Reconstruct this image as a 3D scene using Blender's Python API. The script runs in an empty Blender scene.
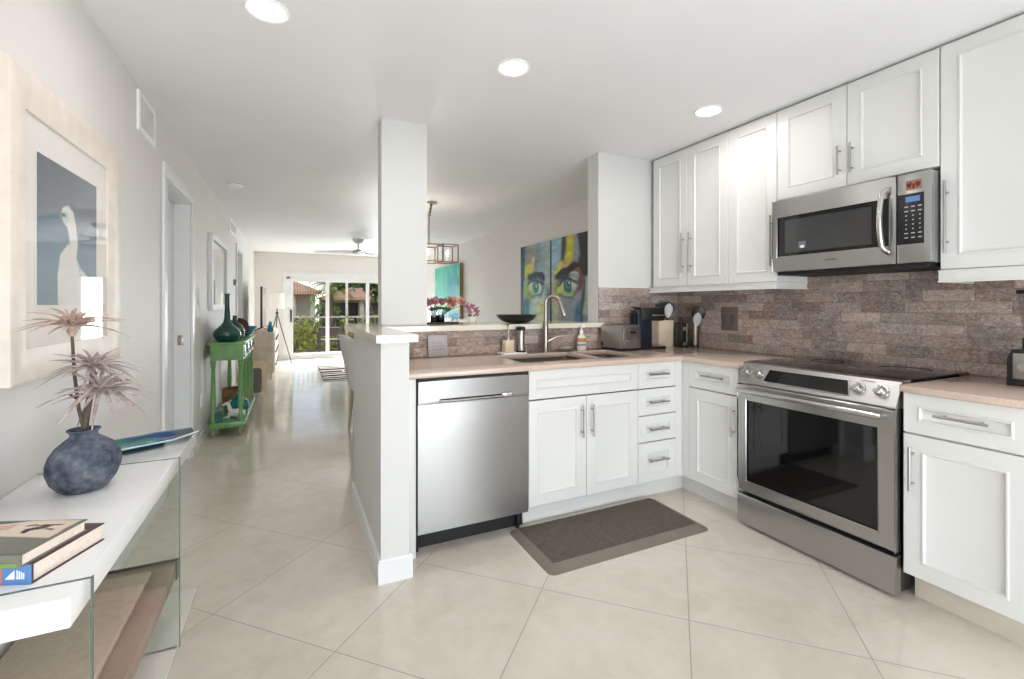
import bpy, bmesh, math, random
import numpy as np
from math import sin, cos, pi, radians, sqrt, atan2, floor
from mathutils import Vector, Matrix
random.seed(7)
SC = bpy.context.scene
COL = SC.collection

# ------------------------------------------------------------------ camera, world, sun, exposure
cam_d = bpy.data.cameras.new('camera')
cam = bpy.data.objects.new('camera', cam_d)
COL.objects.link(cam)
cam_d.sensor_width = 36.0
cam_d.lens = 461 * 36 / 1024
cam_d.shift_y = -34.5 / 1024
cam_d.clip_start = 0.05
cam_d.clip_end = 400
TH = math.atan(220 / 461)
cam.location = (0, 0, 1.25)
cam.rotation_euler = (pi / 2, 0, -TH)
SC.camera = cam
SC.view_settings.view_transform = 'Standard'
SC.view_settings.look = 'None'
SC.view_settings.gamma = 1
SC.view_settings.use_curve_mapping = False
SC.view_settings.exposure = 0.17
SC.cycles.max_bounces = 10
SC.cycles.diffuse_bounces = 6
SC.cycles.glossy_bounces = 4
SC.cycles.transmission_bounces = 8
SC.cycles.transparent_max_bounces = 12
SC.cycles.caustics_reflective = True
SC.cycles.blur_glossy = 1.0
SC.cycles.caustics_refractive = False
SC.cycles.sample_clamp_indirect = 6

world = bpy.data.worlds.new('sky')
SC.world = world
world.use_nodes = True
wn = world.node_tree
wn.nodes.clear()
wo = wn.nodes.new('ShaderNodeOutputWorld')
wb = wn.nodes.new('ShaderNodeBackground')
ws = wn.nodes.new('ShaderNodeTexSky')
ws.sky_type = 'NISHITA'
ws.sun_disc = False
ws.sun_elevation = radians(50)
ws.sun_rotation = radians(200)
ws.air_density = 1.0
ws.dust_density = 0.2
wb.inputs['Strength'].default_value = 0.2
wh = wn.nodes.new('ShaderNodeHueSaturation')
wh.inputs['Saturation'].default_value = .5
wn.links.new(ws.outputs[0], wh.inputs['Color'])
wn.links.new(wh.outputs[0], wb.inputs['Color'])
wn.links.new(wb.outputs[0], wo.inputs['Surface'])

sun_d = bpy.data.lights.new('sun', 'SUN')
sun_d.energy = 0.9
sun_d.angle = radians(1)
sun_d.color = (1, .96, .88)
sun = bpy.data.objects.new('sun', sun_d)
COL.objects.link(sun)
sun.rotation_euler = Vector((.45, .75, -.95)).to_track_quat('-Z', 'Y').to_euler()

KITCHEN_W = 3.4      # watts of one recessed downlight
HIDDEN_W = 17.0
LIGHT_COL = (1.0, .975, .945)


def portal(loc, sx, sy, rot):
    d = bpy.data.lights.new('window_portal', 'AREA')
    d.shape = 'RECTANGLE'
    d.size, d.size_y = sx, sy
    d.cycles.is_portal = True
    o = bpy.data.objects.new('window_portal', d)
    o.location, o.rotation_euler = loc, rot
    COL.objects.link(o)


portal((1.1, 11.74, .98), 2.4, 1.75, (-pi / 2, 0, 0))
portal((.9, -1.66, 1.2), 2.6, 2.1, (pi / 2, 0, 0))




def fill_lamp(name, loc, target, sx, sy, watts, col=(1, .99, .97)):  # area lamp added as fill light
    d = bpy.data.lights.new(name, 'AREA')
    d.shape = 'RECTANGLE'
    d.size, d.size_y = sx, sy
    d.energy = watts
    d.color = col
    o = bpy.data.objects.new(name, d)
    o.location = loc
    o.rotation_euler = (Vector(target) - Vector(loc)).to_track_quat('-Z', 'Y').to_euler()
    COL.objects.link(o)


fill_lamp('fill_behind_camera', (.9, -1.85, 1.5), (.9, 5, 1.25), 2.5, 1.5, 6, (.90, .955, 1))  # added fill lamp outside the unseen back window
fill_lamp('fill_up_to_ceiling', (.9, -1.85, .55), (.8, 3.4, 2.44), 2.5, .8, 90, (.90, .955, 1))  # added fill lamp aimed upward to brighten the ceiling
fill_lamp('fill_over_balcony', (1.1, 14.0, 3.5), (1.1, 6.6, .3), 5.0, 1.8, 1500, (.94, .975, 1))  # added lamp out of view above the balcony, stands in for skylight
fill_lamp('fill_hidden_by_pillar', (2.17, 12.0, 1.0), (.6, 7.0, 2.1), .30, 1.7, 84, (.90, .96, 1))  # added fill lamp outside the door, hidden by the pillar, brightens the hall


# ------------------------------------------------------------------ helpers
def lin(c):
    c = c / 255.0
    return c / 12.92 if c <= .04045 else ((c + .055) / 1.055) ** 2.4


def S(r, g, b):
    return (lin(r), lin(g), lin(b), 1)


class G:
    """tiny node graph helper"""
    def __init__(self, name):
        self.mat = bpy.data.materials.new(name)
        self.mat.use_nodes = True
        self.nt = self.mat.node_tree
        self.b = self.nt.nodes['Principled BSDF']
        self.out = self.nt.nodes['Material Output']

    def n(self, t, **kw):
        nd = self.nt.nodes.new(t)
        for k, v in kw.items():
            setattr(nd, k, v)
        return nd

    def link(self, a, b):
        self.nt.links.new(a, b)

    def put(self, v, sock):
        if hasattr(v, 'is_linked') or isinstance(v, bpy.types.NodeSocket):
            self.link(v, sock)
        else:
            sock.default_value = v

    def m(self, op, a, b=0.0, c=0.0):
        nd = self.n('ShaderNodeMath', operation=op)
        for i, v in enumerate((a, b, c)):
            self.put(v, nd.inputs[i])
        return nd.outputs[0]

    def mix(self, f, a, b, mode='MIX'):
        nd = self.n('ShaderNodeMix', data_type='RGBA', blend_type=mode)
        self.put(f, nd.inputs[0])
        self.put(a, nd.inputs[6])
        self.put(b, nd.inputs[7])
        return nd.outputs[2]

    def noise(self, vec, scale, detail=3, rough=.5, dist=0.0):
        nd = self.n('ShaderNodeTexNoise')
        if vec is not None:
            self.link(vec, nd.inputs['Vector'])
        nd.inputs['Scale'].default_value = scale
        nd.inputs['Detail'].default_value = detail
        nd.inputs['Roughness'].default_value = rough
        nd.inputs['Distortion'].default_value = dist
        return nd.outputs[0]

    def ramp(self, f, stops, interp='LINEAR'):
        nd = self.n('ShaderNodeValToRGB')
        cr = nd.color_ramp
        cr.interpolation = interp
        while len(cr.elements) < len(stops):
            cr.elements.new(.5)
        for e, (p, c) in zip(cr.elements, stops):
            e.position, e.color = p, c
        self.link(f, nd.inputs[0])
        return nd.outputs[0]

    def obj(self):
        return self.n('ShaderNodeTexCoord').outputs['Object']

    def pos(self):
        return self.n('ShaderNodeNewGeometry').outputs['Position']

    def scaled(self, vec, s):
        nd = self.n('ShaderNodeMapping')
        self.link(vec, nd.inputs[0])
        nd.inputs['Scale'].default_value = s
        return nd.outputs[0]

    def bump(self, h, strength, dist=.002):
        nd = self.n('ShaderNodeBump')
        self.link(h, nd.inputs['Height'])
        nd.inputs['Strength'].default_value = strength
        nd.inputs['Distance'].default_value = dist
        self.link(nd.outputs[0], self.b.inputs['Normal'])

    def set(self, **kw):
        names = dict(col='Base Color', rough='Roughness', metal='Metallic', spec='Specular IOR Level', ior='IOR',
                     trans='Transmission Weight', ecol='Emission Color', estr='Emission Strength', alpha='Alpha',
                     coat='Coat Weight', sheen='Sheen Weight', aniso='Anisotropic')
        for k, v in kw.items():
            self.put(v, self.b.inputs[names[k]])
        return self


def plain(name, col, rough=.5, metal=0.0, var=.06, scale=6, spec=.5, coat=0.0, bump=0.0, bscale=120):
    """colour with a gentle noise variation"""
    g = G(name)
    v = g.obj()
    f = g.noise(v, scale, 4)
    d = tuple(max(0, c * (1 - var * 1.6)) for c in col[:3]) + (1,)
    l = tuple(min(1, c * (1 + var)) for c in col[:3]) + (1,)
    g.set(col=g.ramp(f, [(.3, d), (.7, l)]), rough=rough, metal=metal, spec=spec, coat=coat)
    if bump:
        g.bump(g.noise(v, bscale, 2), bump)
    return g.mat


def brushed(name, col=(.60, .59, .57, 1), rough=.3, axis=0, aniso=0.0):
    g = G(name)
    v = g.obj()
    s = [420, 420, 420]
    s[axis] = 1.2
    f = g.noise(g.scaled(v, s), 1.0, 3)
    big = g.noise(v, 3, 2)
    lo = tuple(c * .99 for c in col[:3]) + (1,)
    c = g.ramp(f, [(.3, lo), (.7, col)])
    c = g.mix(g.m('MULTIPLY', big, .12), c, tuple(c_ * .85 for c_ in col[:3]) + (1,))
    g.set(col=c, metal=1.0, rough=rough, aniso=aniso)
    g.b.inputs['Anisotropic Rotation'].default_value = .25 if aniso else 0
    if aniso:
        t = g.n('ShaderNodeTangent', direction_type='RADIAL', axis='Z')
        g.link(t.outputs[0], g.b.inputs['Tangent'])
    return g.mat


def emit(name, col, strength):
    g = G(name)
    g.set(col=(.02, .02, .02, 1), ecol=col, estr=strength)
    return g.mat


def glass(name, tint=(1, 1, 1, 1), refl=1.0):
    """thin pane: transparent with a glossy coat"""
    g = G(name)
    nt = g.nt
    nt.nodes.remove(g.b)
    tr = nt.nodes.new('ShaderNodeBsdfTransparent')
    tr.inputs[0].default_value = tint
    gl = nt.nodes.new('ShaderNodeBsdfGlossy')
    gl.inputs['Roughness'].default_value = .02
    lw = nt.nodes.new('ShaderNodeFresnel')
    lw.inputs['IOR'].default_value = 1.45
    mx = nt.nodes.new('ShaderNodeMixShader')
    ge = nt.nodes.new('ShaderNodeNewGeometry')
    nt.links.new(g.m('MULTIPLY', lw.outputs[0], g.m('MULTIPLY', refl, g.m('SUBTRACT', 1.0, ge.outputs['Backfacing']))), mx.inputs[0])
    nt.links.new(tr.outputs[0], mx.inputs[1])
    nt.links.new(gl.outputs[0], mx.inputs[2])
    nt.links.new(mx.outputs[0], g.out.inputs['Surface'])
    return g.mat


def vcol_mat(name, rough=.6, coat=0.0, spec=.4, wob=.0):
    g = G(name)
    a = g.n('ShaderNodeAttribute', attribute_name='paint')
    f = g.noise(g.obj(), 60, 3)
    c = g.mix(.10, a.outputs['Color'], g.ramp(f, [(.2, (.2, .2, .2, 1)), (.8, (.9, .9, .9, 1))]), 'OVERLAY')
    g.set(col=c, rough=rough, coat=coat, spec=spec)
    return g.mat


class MB:
    def __init__(self):
        self.bm = bmesh.new()
        self.mi = 0
        self.nf = 0

    def _tag(self, faces):
        for f in faces:
            f.material_index = self.mi

    def box(self, x0, x1, y0, y1, z0, z1, bev=0.0, seg=2):
        bm = self.bm
        if x0 > x1: x0, x1 = x1, x0
        if y0 > y1: y0, y1 = y1, y0
        if z0 > z1: z0, z1 = z1, z0
        P = [(x0, y0, z0), (x1, y0, z0), (x1, y1, z0), (x0, y1, z0), (x0, y0, z1), (x1, y0, z1), (x1, y1, z1), (x0, y1, z1)]
        v = [bm.verts.new(p) for p in P]
        F = [bm.faces.new([v[i] for i in q]) for q in ((0, 3, 2, 1), (4, 5, 6, 7), (0, 1, 5, 4), (1, 2, 6, 5), (2, 3, 7, 6), (3, 0, 4, 7))]
        self._tag(F)
        if bev > 0:
            e = list({e for f in F for e in f.edges})
            r = bmesh.ops.bevel(bm, geom=e, offset=bev, segments=seg, affect='EDGES', profile=.5, clamp_overlap=True)
            self._tag(r['faces'])
        return v

    def obox(self, c, ax, ay, az, hx, hy, hz, bev=0.0):
        """oriented box"""
        n0 = len(self.bm.verts)
        v = set(self.bm.verts)
        self.box(-hx, hx, -hy, hy, -hz, hz, bev)
        M = Matrix((ax, ay, az)).transposed()
        c = Vector(c)
        for w in self.bm.verts:
            if w not in v:
                w.co = M @ w.co + c

    def ring(self, c, u, w, r, n, ry=None):
        ry = r if ry is None else ry
        return [self.bm.verts.new(c + u * (r * cos(2 * pi * i / n)) + w * (ry * sin(2 * pi * i / n))) for i in range(n)]

    def bridge(self, a, b):
        n = len(a)
        self._tag([self.bm.faces.new((a[i], a[(i + 1) % n], b[(i + 1) % n], b[i])) for i in range(n)])

    def tube(self, pts, r, n=10, cap=True, up=None, flat=1.0):
        pts = [Vector(p) for p in pts]
        rs = r if isinstance(r, (list, tuple)) else [r] * len(pts)
        prev = None
        u = None
        rings = []
        for i, p in enumerate(pts):
            t = (pts[min(i + 1, len(pts) - 1)] - pts[max(i - 1, 0)]).normalized()
            if u is None:
                a = Vector(up) if up else (Vector((0, 0, 1)) if abs(t.z) < .9 else Vector((1, 0, 0)))
                u = a.cross(t).normalized()
            else:
                u = (u - t * u.dot(t)).normalized()
            w = t.cross(u)
            rings.append(self.ring(p, u, w, max(rs[i], 1e-5), n, max(rs[i], 1e-5) * flat))
        for a, b in zip(rings, rings[1:]):
            self.bridge(a, b)
        if cap:
            self._tag([self.bm.faces.new(list(reversed(rings[0]))), self.bm.faces.new(rings[-1])])

    def cyl(self, p0, p1, r0, r1=None, n=20):
        self.tube([p0, p1], [r0, r0 if r1 is None else r1], n)

    def lathe(self, prof, c=(0, 0, 0), n=28, sx=1.0, sy=1.0, close=True):
        c = Vector(c)
        rings = []
        for r, z in prof:
            rings.append([self.bm.verts.new(c + Vector((max(r, 1e-4) * sx * cos(2 * pi * i / n), max(r, 1e-4) * sy * sin(2 * pi * i / n), z))) for i in range(n)])
        for a, b in zip(rings, rings[1:]):
            self.bridge(a, b)
        if close:
            self._tag([self.bm.faces.new(list(reversed(rings[0]))), self.bm.faces.new(rings[-1])])
        return rings

    def ball(self, c, rx, ry=None, rz=None, n=16, m=10):
        ry = rx if ry is None else ry
        rz = rx if rz is None else rz
        self.lathe([(sin(pi * k / m), -rz * cos(pi * k / m)) for k in range(m + 1)], c, n, rx, ry)

    def prism(self, pts, axis, a0, a1):
        """polygon pts (2d) extruded along axis 'x','y','z'"""
        def q(p, a):
            return {'x': (a, p[0], p[1]), 'y': (p[0], a, p[1]), 'z': (p[0], p[1], a)}[axis]
        A = [self.bm.verts.new(q(p, a0)) for p in pts]
        B = [self.bm.verts.new(q(p, a1)) for p in pts]
        self.bridge(A, B)
        self._tag([self.bm.faces.new(list(reversed(A))), self.bm.faces.new(B)])

    def quad(self, a, b, c, d):
        self._tag([self.bm.faces.new([self.bm.verts.new(p) for p in (a, b, c, d)])])

    def cells(self, xs, ys, solid, z0, z1):
        """slab made of grid cells without inner faces"""
        nx, ny = len(xs) - 1, len(ys) - 1
        V = {}

        def v(i, j, k):
            if (i, j, k) not in V:
                V[(i, j, k)] = self.bm.verts.new((xs[i], ys[j], (z0, z1)[k]))
            return V[(i, j, k)]
        ok = lambda i, j: 0 <= i < nx and 0 <= j < ny and solid(i, j)
        F = []
        for i in range(nx):
            for j in range(ny):
                if not ok(i, j): continue
                F.append(self.bm.faces.new((v(i, j, 1), v(i + 1, j, 1), v(i + 1, j + 1, 1), v(i, j + 1, 1))))
                F.append(self.bm.faces.new((v(i, j, 0), v(i, j + 1, 0), v(i + 1, j + 1, 0), v(i + 1, j, 0))))
                if not ok(i - 1, j): F.append(self.bm.faces.new((v(i, j, 0), v(i, j, 1), v(i, j + 1, 1), v(i, j + 1, 0))))
                if not ok(i + 1, j): F.append(self.bm.faces.new((v(i + 1, j, 0), v(i + 1, j + 1, 0), v(i + 1, j + 1, 1), v(i + 1, j, 1))))
                if not ok(i, j - 1): F.append(self.bm.faces.new((v(i, j, 0), v(i + 1, j, 0), v(i + 1, j, 1), v(i, j, 1))))
                if not ok(i, j + 1): F.append(self.bm.faces.new((v(i, j + 1, 0), v(i, j + 1, 1), v(i + 1, j + 1, 1), v(i + 1, j + 1, 0))))
        self._tag(F)
        bmesh.ops.dissolve_limit(self.bm, angle_limit=.01, verts=list(self.bm.verts), edges=list(self.bm.edges))

    def bevel_sharp(self, off, seg=2, ang=50):
        e = [e for e in self.bm.edges if len(e.link_faces) == 2 and e.calc_face_angle(0) > radians(ang)]
        bmesh.ops.bevel(self.bm, geom=e, offset=off, segments=seg, affect='EDGES', profile=.5, clamp_overlap=True)

    def move(self, d):
        for v in self.bm.verts:
            v.co += Vector(d)

    def build(self, name, mats, parent=None, loc=(0, 0, 0), rot=(0, 0, 0), smooth=35):
        bmesh.ops.recalc_face_normals(self.bm, faces=list(self.bm.faces))
        me = bpy.data.meshes.new(name)
        self.bm.to_mesh(me)
        self.bm.free()
        for m in (mats if isinstance(mats, (list, tuple)) else [mats]):
            me.materials.append(m)
        if smooth:
            me.shade_smooth()
            me.set_sharp_from_angle(angle=radians(smooth))
        o = bpy.data.objects.new(name, me)
        o.location, o.rotation_euler = loc, rot
        COL.objects.link(o)
        if parent is not None:
            o.parent = parent
        return o


def tag(o, label=None, cat=None, group=None, kind=None):
    if label: o['label'] = label
    if cat: o['category'] = cat
    if group: o['group'] = group
    if kind: o['kind'] = kind
    return o


def thing(name, label, cat, loc=(0, 0, 0), rz=0.0, group=None, kind=None):
    o = bpy.data.objects.new(name, None)
    o.empty_display_size = .1
    o.location = loc
    o.rotation_euler = (0, 0, rz)
    COL.objects.link(o)
    return tag(o, label, cat, group, kind)


def struct(name, mb, mats, parent=None, **kw):
    o = mb.build(name, mats, parent, **kw)
    if parent is None:
        o['kind'] = 'structure'
    return o


def copy_tree(o, parent=None):
    c = o.copy()
    COL.objects.link(c)
    if parent is not None:
        c.parent = parent
    for ch in list(o.children):
        copy_tree(ch, c)
    return c


def text_mesh(name, body, size, mat, parent, loc, rot, extrude=.0004):
    cu = bpy.data.curves.new(name, 'FONT')
    cu.body = body
    cu.size = size
    cu.extrude = extrude
    cu.align_x = 'CENTER'
    cu.align_y = 'CENTER'
    tmp = bpy.data.objects.new(name, cu)
    COL.objects.link(tmp)
    dg = bpy.context.evaluated_depsgraph_get()
    me = bpy.data.meshes.new_from_object(tmp.evaluated_get(dg))
    bpy.data.objects.remove(tmp)
    me.materials.clear()
    me.materials.append(mat)
    o = bpy.data.objects.new(name, me)
    o.location, o.rotation_euler = loc, rot
    COL.objects.link(o)
    o.parent = parent
    return o


def vnoise(U, V, f, seed=0):
    rs = np.random.RandomState(seed)
    T = rs.rand(64, 64)
    x, y = U * f, V * f
    xi, yi = np.floor(x).astype(int), np.floor(y).astype(int)
    fx, fy = x - xi, y - yi
    fx, fy = fx * fx * (3 - 2 * fx), fy * fy * (3 - 2 * fy)
    g = lambda a, b: T[a % 64, b % 64]
    return (g(xi, yi) * (1 - fx) + g(xi + 1, yi) * fx) * (1 - fy) + (g(xi, yi + 1) * (1 - fx) + g(xi + 1, yi + 1) * fx) * fy


class Paint:
    """layers of coloured shapes on the unit square, returned as linear colours"""
    def __init__(self, nx, ny, base, warp=0.0, seed=0, asp=1.0):
        u = (np.arange(nx) + .0) / (nx - 1)
        v = (np.arange(ny) + .0) / (ny - 1)
        self.U0, self.V0 = np.meshgrid(u, v)
        self.U = self.U0 + warp * (vnoise(self.U0, self.V0, 7, seed) - .5)
        self.V = self.V0 + warp * (vnoise(self.U0, self.V0, 7, seed + 1) - .5)
        self.nx, self.ny, self.asp = nx, ny, asp
        self.C = np.zeros((ny, nx, 3)) + np.array(base[:3])

    def _apply(self, m, col):
        m = np.clip(m, 0, 1)[..., None]
        self.C = self.C * (1 - m) + np.array([lin(c) for c in col]) * m
        return self

    def e(self, cx, cy, rx, ry, col, rot=0, soft=.12, a=1.0):
        du, dv = self.U - cx, self.V - cy
        r = radians(rot)
        x, y = du * cos(r) + dv * sin(r), -du * sin(r) + dv * cos(r)
        d = np.sqrt((x / rx) ** 2 + (y / ry) ** 2)
        return self._apply(a * np.clip((1 - d) / soft + .5, 0, 1), col)

    def p(self, pts, col, soft=.01, a=1.0):
        """polygon (any simple one)"""
        inside = np.zeros(self.U.shape, bool)
        dist = np.full(self.U.shape, 9.0)
        n = len(pts)
        for i in range(n):
            (x0, y0), (x1, y1) = pts[i], pts[(i + 1) % n]
            cond = (y0 > self.V) != (y1 > self.V)
            xx = (x1 - x0) * (self.V - y0) / ((y1 - y0) if y1 != y0 else 1e-9) + x0
            inside ^= cond & (self.U < xx)
            dx, dy = x1 - x0, y1 - y0
            t = np.clip(((self.U - x0) * dx + (self.V - y0) * dy) / (dx * dx + dy * dy + 1e-12), 0, 1)
            dist = np.minimum(dist, np.hypot(self.U - x0 - t * dx, self.V - y0 - t * dy))
        sd = np.where(inside, dist, -dist)
        return self._apply(a * np.clip(sd / soft + .5, 0, 1), col)

    def streak(self, fx, fy, amt, seed=3):
        n = vnoise(self.U0 * fx / 10, self.V0 * fy / 10, 10, seed)
        self.C = np.clip(self.C * (1 + amt * (n[..., None] - .5)), 0, 1)
        return self


def painted(name, P, w, h, mat, parent=None, loc=(0, 0, 0), rot=(0, 0, 0), t=0.0, tex='xz'):
    """grid in local x (width) and z (height) facing -y carrying the colours of P"""
    nx, ny = P.nx, P.ny
    vs = [(w * i / (nx - 1), 0, h * j / (ny - 1)) if tex == 'xz' else (w * i / (nx - 1), h * j / (ny - 1), 0) for j in range(ny) for i in range(nx)]
    fs = [(j * nx + i, j * nx + i + 1, (j + 1) * nx + i + 1, (j + 1) * nx + i) for j in range(ny - 1) for i in range(nx - 1)]
    me = bpy.data.meshes.new(name)
    me.from_pydata(vs, [], fs)
    a = me.color_attributes.new('paint', 'FLOAT_COLOR', 'POINT')
    d = np.ones((ny * nx, 4), 'f')
    d[:, :3] = P.C.reshape(-1, 3)
    a.data.foreach_set('color', d.ravel())
    me.materials.append(mat)
    me.shade_smooth()
    o = bpy.data.objects.new(name, me)
    o.location, o.rotation_euler = loc, rot
    COL.objects.link(o)
    if parent is not None:
        o.parent = parent
    return o


# ------------------------------------------------------------------ materials
def wall_paint(name, col):
    g = G(name)
    f = g.noise(g.pos(), 2.2, 3)
    f2 = g.noise(g.pos(), 260, 2)
    a = tuple(c * .975 for c in col[:3]) + (1,)
    g.set(col=g.ramp(f, [(.3, a), (.7, col)]), rough=.55, spec=.35)
    g.bump(f2, .05, .001)
    return g.mat


M_wall = wall_paint('wall_paint', S(227, 224, 221))
M_wallw = wall_paint('white_paint', S(213, 213, 211))
M_ceil = wall_paint('ceiling_paint', S(240, 240, 241))
M_trim = plain('trim_white', S(228, 229, 230), .35, var=.015)
M_cab = plain('cabinet_white', S(219, 219, 216), .34, var=.012, scale=3)
M_cabin = plain('cabinet_inside', S(90, 88, 85), .7)


def floor_mat():
    g = G('porcelain_floor_tile')
    p = g.pos()
    s = g.n('ShaderNodeSeparateXYZ')
    g.link(p, s.inputs[0])
    x, y = s.outputs[0], s.outputs[1]
    k = 1 / sqrt(2)
    T = .604
    a = g.m('DIVIDE', g.m('ADD', g.m('MULTIPLY', g.m('SUBTRACT', y, x), k), .052 + 6.04), T)
    b = g.m('DIVIDE', g.m('ADD', g.m('MULTIPLY', g.m('ADD', y, x), k), -.146 + 6.04), T)
    fa, fb = g.m('FRACT', a), g.m('FRACT', b)
    ea = g.m('MINIMUM', fa, g.m('SUBTRACT', 1.0, fa))
    eb = g.m('MINIMUM', fb, g.m('SUBTRACT', 1.0, fb))
    grout = g.m('LESS_THAN', g.m('MINIMUM', ea, eb), .0034)
    cv = g.n('ShaderNodeCombineXYZ')
    g.link(g.m('FLOOR', a), cv.inputs[0])
    g.link(g.m('FLOOR', b), cv.inputs[1])
    wnz = g.n('ShaderNodeTexWhiteNoise', noise_dimensions='3D')
    g.link(cv.outputs[0], wnz.inputs['Vector'])
    n1 = g.noise(p, 3.2, 6, .62, .6)
    n2 = g.noise(p, 14, 5, .65, .3)
    f = g.m('ADD', g.m('MULTIPLY', n1, .65), g.m('MULTIPLY', n2, .35))
    c = g.ramp(f, [(.34, S(200, 191, 177)), (.5, S(211, 203, 190)), (.66, S(218, 211, 199))])
    c = g.mix(g.m('MULTIPLY', wnz.outputs['Value'], .22), c, S(198, 189, 175))
    c = g.mix(grout, c, S(158, 149, 137))
    g.set(col=c, rough=g.m('ADD', g.m('ADD', .07, g.m('MULTIPLY', n2, .07)), g.m('MULTIPLY', grout, .4)), spec=.5)
    g.bump(g.m('SUBTRACT', 1.0, grout), .15, .001)
    return g.mat


M_floor = floor_mat()


def stone_tile(name, axis):
    """thin split-face brick tile, axis: 'x' or 'y' runs along the wall"""
    g = G(name)
    p = g.pos()
    s = g.n('ShaderNodeSeparateXYZ')
    g.link(p, s.inputs[0])
    u = s.outputs[0 if axis == 'x' else 1]
    v = s.outputs[2]
    H, W = .059, .205
    r = g.m('DIVIDE', g.m('SUBTRACT', v, .914), H)
    row = g.m('FLOOR', r)
    w1 = g.n('ShaderNodeTexWhiteNoise', noise_dimensions='1D')
    g.link(row, w1.inputs['W'])
    q = g.m('ADD', g.m('DIVIDE', u, W), g.m('MULTIPLY', w1.outputs['Value'], 1.0))
    col_i = g.m('FLOOR', q)
    fr, fq = g.m('FRACT', r), g.m('FRACT', q)
    er = g.m('MULTIPLY', g.m('MINIMUM', fr, g.m('SUBTRACT', 1.0, fr)), H)
    eq = g.m('MULTIPLY', g.m('MINIMUM', fq, g.m('SUBTRACT', 1.0, fq)), W)
    ed = g.m('MINIMUM', er, eq)
    mort = g.m('LESS_THAN', ed, .0014)
    cv = g.n('ShaderNodeCombineXYZ')
    g.link(row, cv.inputs[0])
    g.link(col_i, cv.inputs[1])
    wz = g.n('ShaderNodeTexWhiteNoise', noise_dimensions='3D')
    g.link(cv.outputs[0], wz.inputs['Vector'])
    st = [1, 1, 1]
    st[0 if axis == 'x' else 1] = 15
    st[2] = 27
    n1 = g.noise(g.scaled(p, st), 2.2, 7, .75, 1.0)
    n2 = g.noise(g.scaled(p, st), 6, 5, .75)
    n3 = g.noise(p, 5.0, 2)
    f = g.m('ADD', g.m('MULTIPLY', wz.outputs['Value'], .11), g.m('ADD', g.m('MULTIPLY', n1, .50), g.m('MULTIPLY', n2, .41)))
    c = g.ramp(f, [(.38, S(74, 60, 56)), (.45, S(122, 106, 99)), (.51, S(162, 145, 136)), (.57, S(194, 178, 168)), (.66, S(230, 218, 208))])
    c2 = g.ramp(n3, [(.42, S(138, 130, 132)), (.60, S(168, 138, 122))])
    c = g.mix(.32, c, c2)
    c = g.mix(mort, c, S(150, 138, 128))
    g.set(col=c, rough=.6, spec=.4)
    g.bump(g.m('ADD', g.m('MULTIPLY', n1, .8), g.m('MINIMUM', g.m('MULTIPLY', ed, 300), 1.0)), .6, .004)
    return g.mat


M_tile_x = stone_tile('split_stone_x', 'x')
M_tile_y = stone_tile('split_stone_y', 'y')


def quartz(name, a, b, rough=.12):
    g = G(name)
    p = g.pos()
    n1 = g.noise(p, 220, 3, .7)
    n2 = g.noise(p, 5, 3)
    c = g.ramp(n1, [(.3, a), (.62, b)])
    c = g.mix(g.m('MULTIPLY', n2, .2), c, a)
    g.set(col=c, rough=rough, spec=.5)
    return g.mat


M_quartz = quartz('taupe_quartz', S(182, 160, 147), S(212, 192, 178))
M_bar = quartz('cream_quartz', S(210, 202, 186), S(226, 220, 206), .1)
M_steel = brushed('brushed_steel', (.47, .465, .455, 1), .30, 0, .7)
M_steel_dark = brushed('brushed_steel_dark', (.33, .327, .32, 1), .36, 0, .6)
M_steelv = brushed('brushed_steel_soft', (.46, .45, .44, 1), .32, 0)
M_nickel = brushed('satin_nickel', (.36, .32, .28, 1), .3, 2)
M_pull = brushed('pull_steel', (.42, .41, .39, 1), .32, 2)
M_bronze = brushed('champagne_bronze', (.34, .28, .24, 1), .4, 2)
M_copper = brushed('copper', (.34, .23, .17, 1), .34, 2)
M_black = plain('black_plastic', S(22, 22, 24), .35, var=.1)
M_blackgl = plain('black_glass', S(9, 9, 11), .045, var=.05, spec=.6)
M_dark = plain('dark_cavity', S(16, 17, 20), .6)
M_chrome = brushed('polished_steel', (.60, .59, .575, 1), .18, 2)
M_pane = glass('clear_glass')
M_wpane = glass('window_glass', refl=.12)
M_greeng = glass('green_edge_glass', (.84, .90, .87, 1))
M_white = plain('white_plastic', S(246, 246, 244), .4, var=.02)
M_emit = emit('lamp_lens', (1, .97, .92, 1), 14)


# ------------------------------------------------------------------ setting
m = MB(); m.box(-2.2, 3.3, -1.9, 11.9, -.15, 0); struct('floor', m, M_floor)
m = MB(); m.box(-1.0, 3.2, -1.8, 11.9, 2.44, 2.6); struct('ceiling', m, M_ceil)
XL, XR_, YF, YBK = -.75, 2.97, 11.7, -1.6
# left wall with two door openings
m = MB()
for a, b, z0, z1 in ((YBK - .2, 3.70, 0, 2.44), (3.70, 4.54, 2.08, 2.44), (4.54, 7.98, 0, 2.44), (7.98, 8.72, 2.08, 2.44), (8.72, YF + .15, 0, 2.44)):
    m.box(XL - .13, XL, a, b, z0, z1)
struct('wall_left', m, M_wall)
m = MB(); m.box(XR_, XR_ + .15, YBK - .2, YF + .15, 0, 2.44); struct('wall_right', m, M_wall)
SX0, SX1, SZ = -.10, 2.36, 1.90
m = MB()
m.box(XL, SX0, YF, YF + .15, 0, 2.44); m.box(SX1, XR_, YF, YF + .15, 0, 2.44); m.box(SX0, SX1, YF, YF + .15, SZ, 2.44)
struct('wall_far', m, M_wall)
m = MB()
m.box(XL, -.4, YBK - .15, YBK, 0, 2.44); m.box(2.2, XR_, YBK - .15, YBK, 0, 2.44); m.box(-.4, 2.2, YBK - .15, YBK, 2.25, 2.44); m.box(-.4, 2.2, YBK - .15, YBK, 0, .12)
struct('wall_back', m, M_wall)
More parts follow.
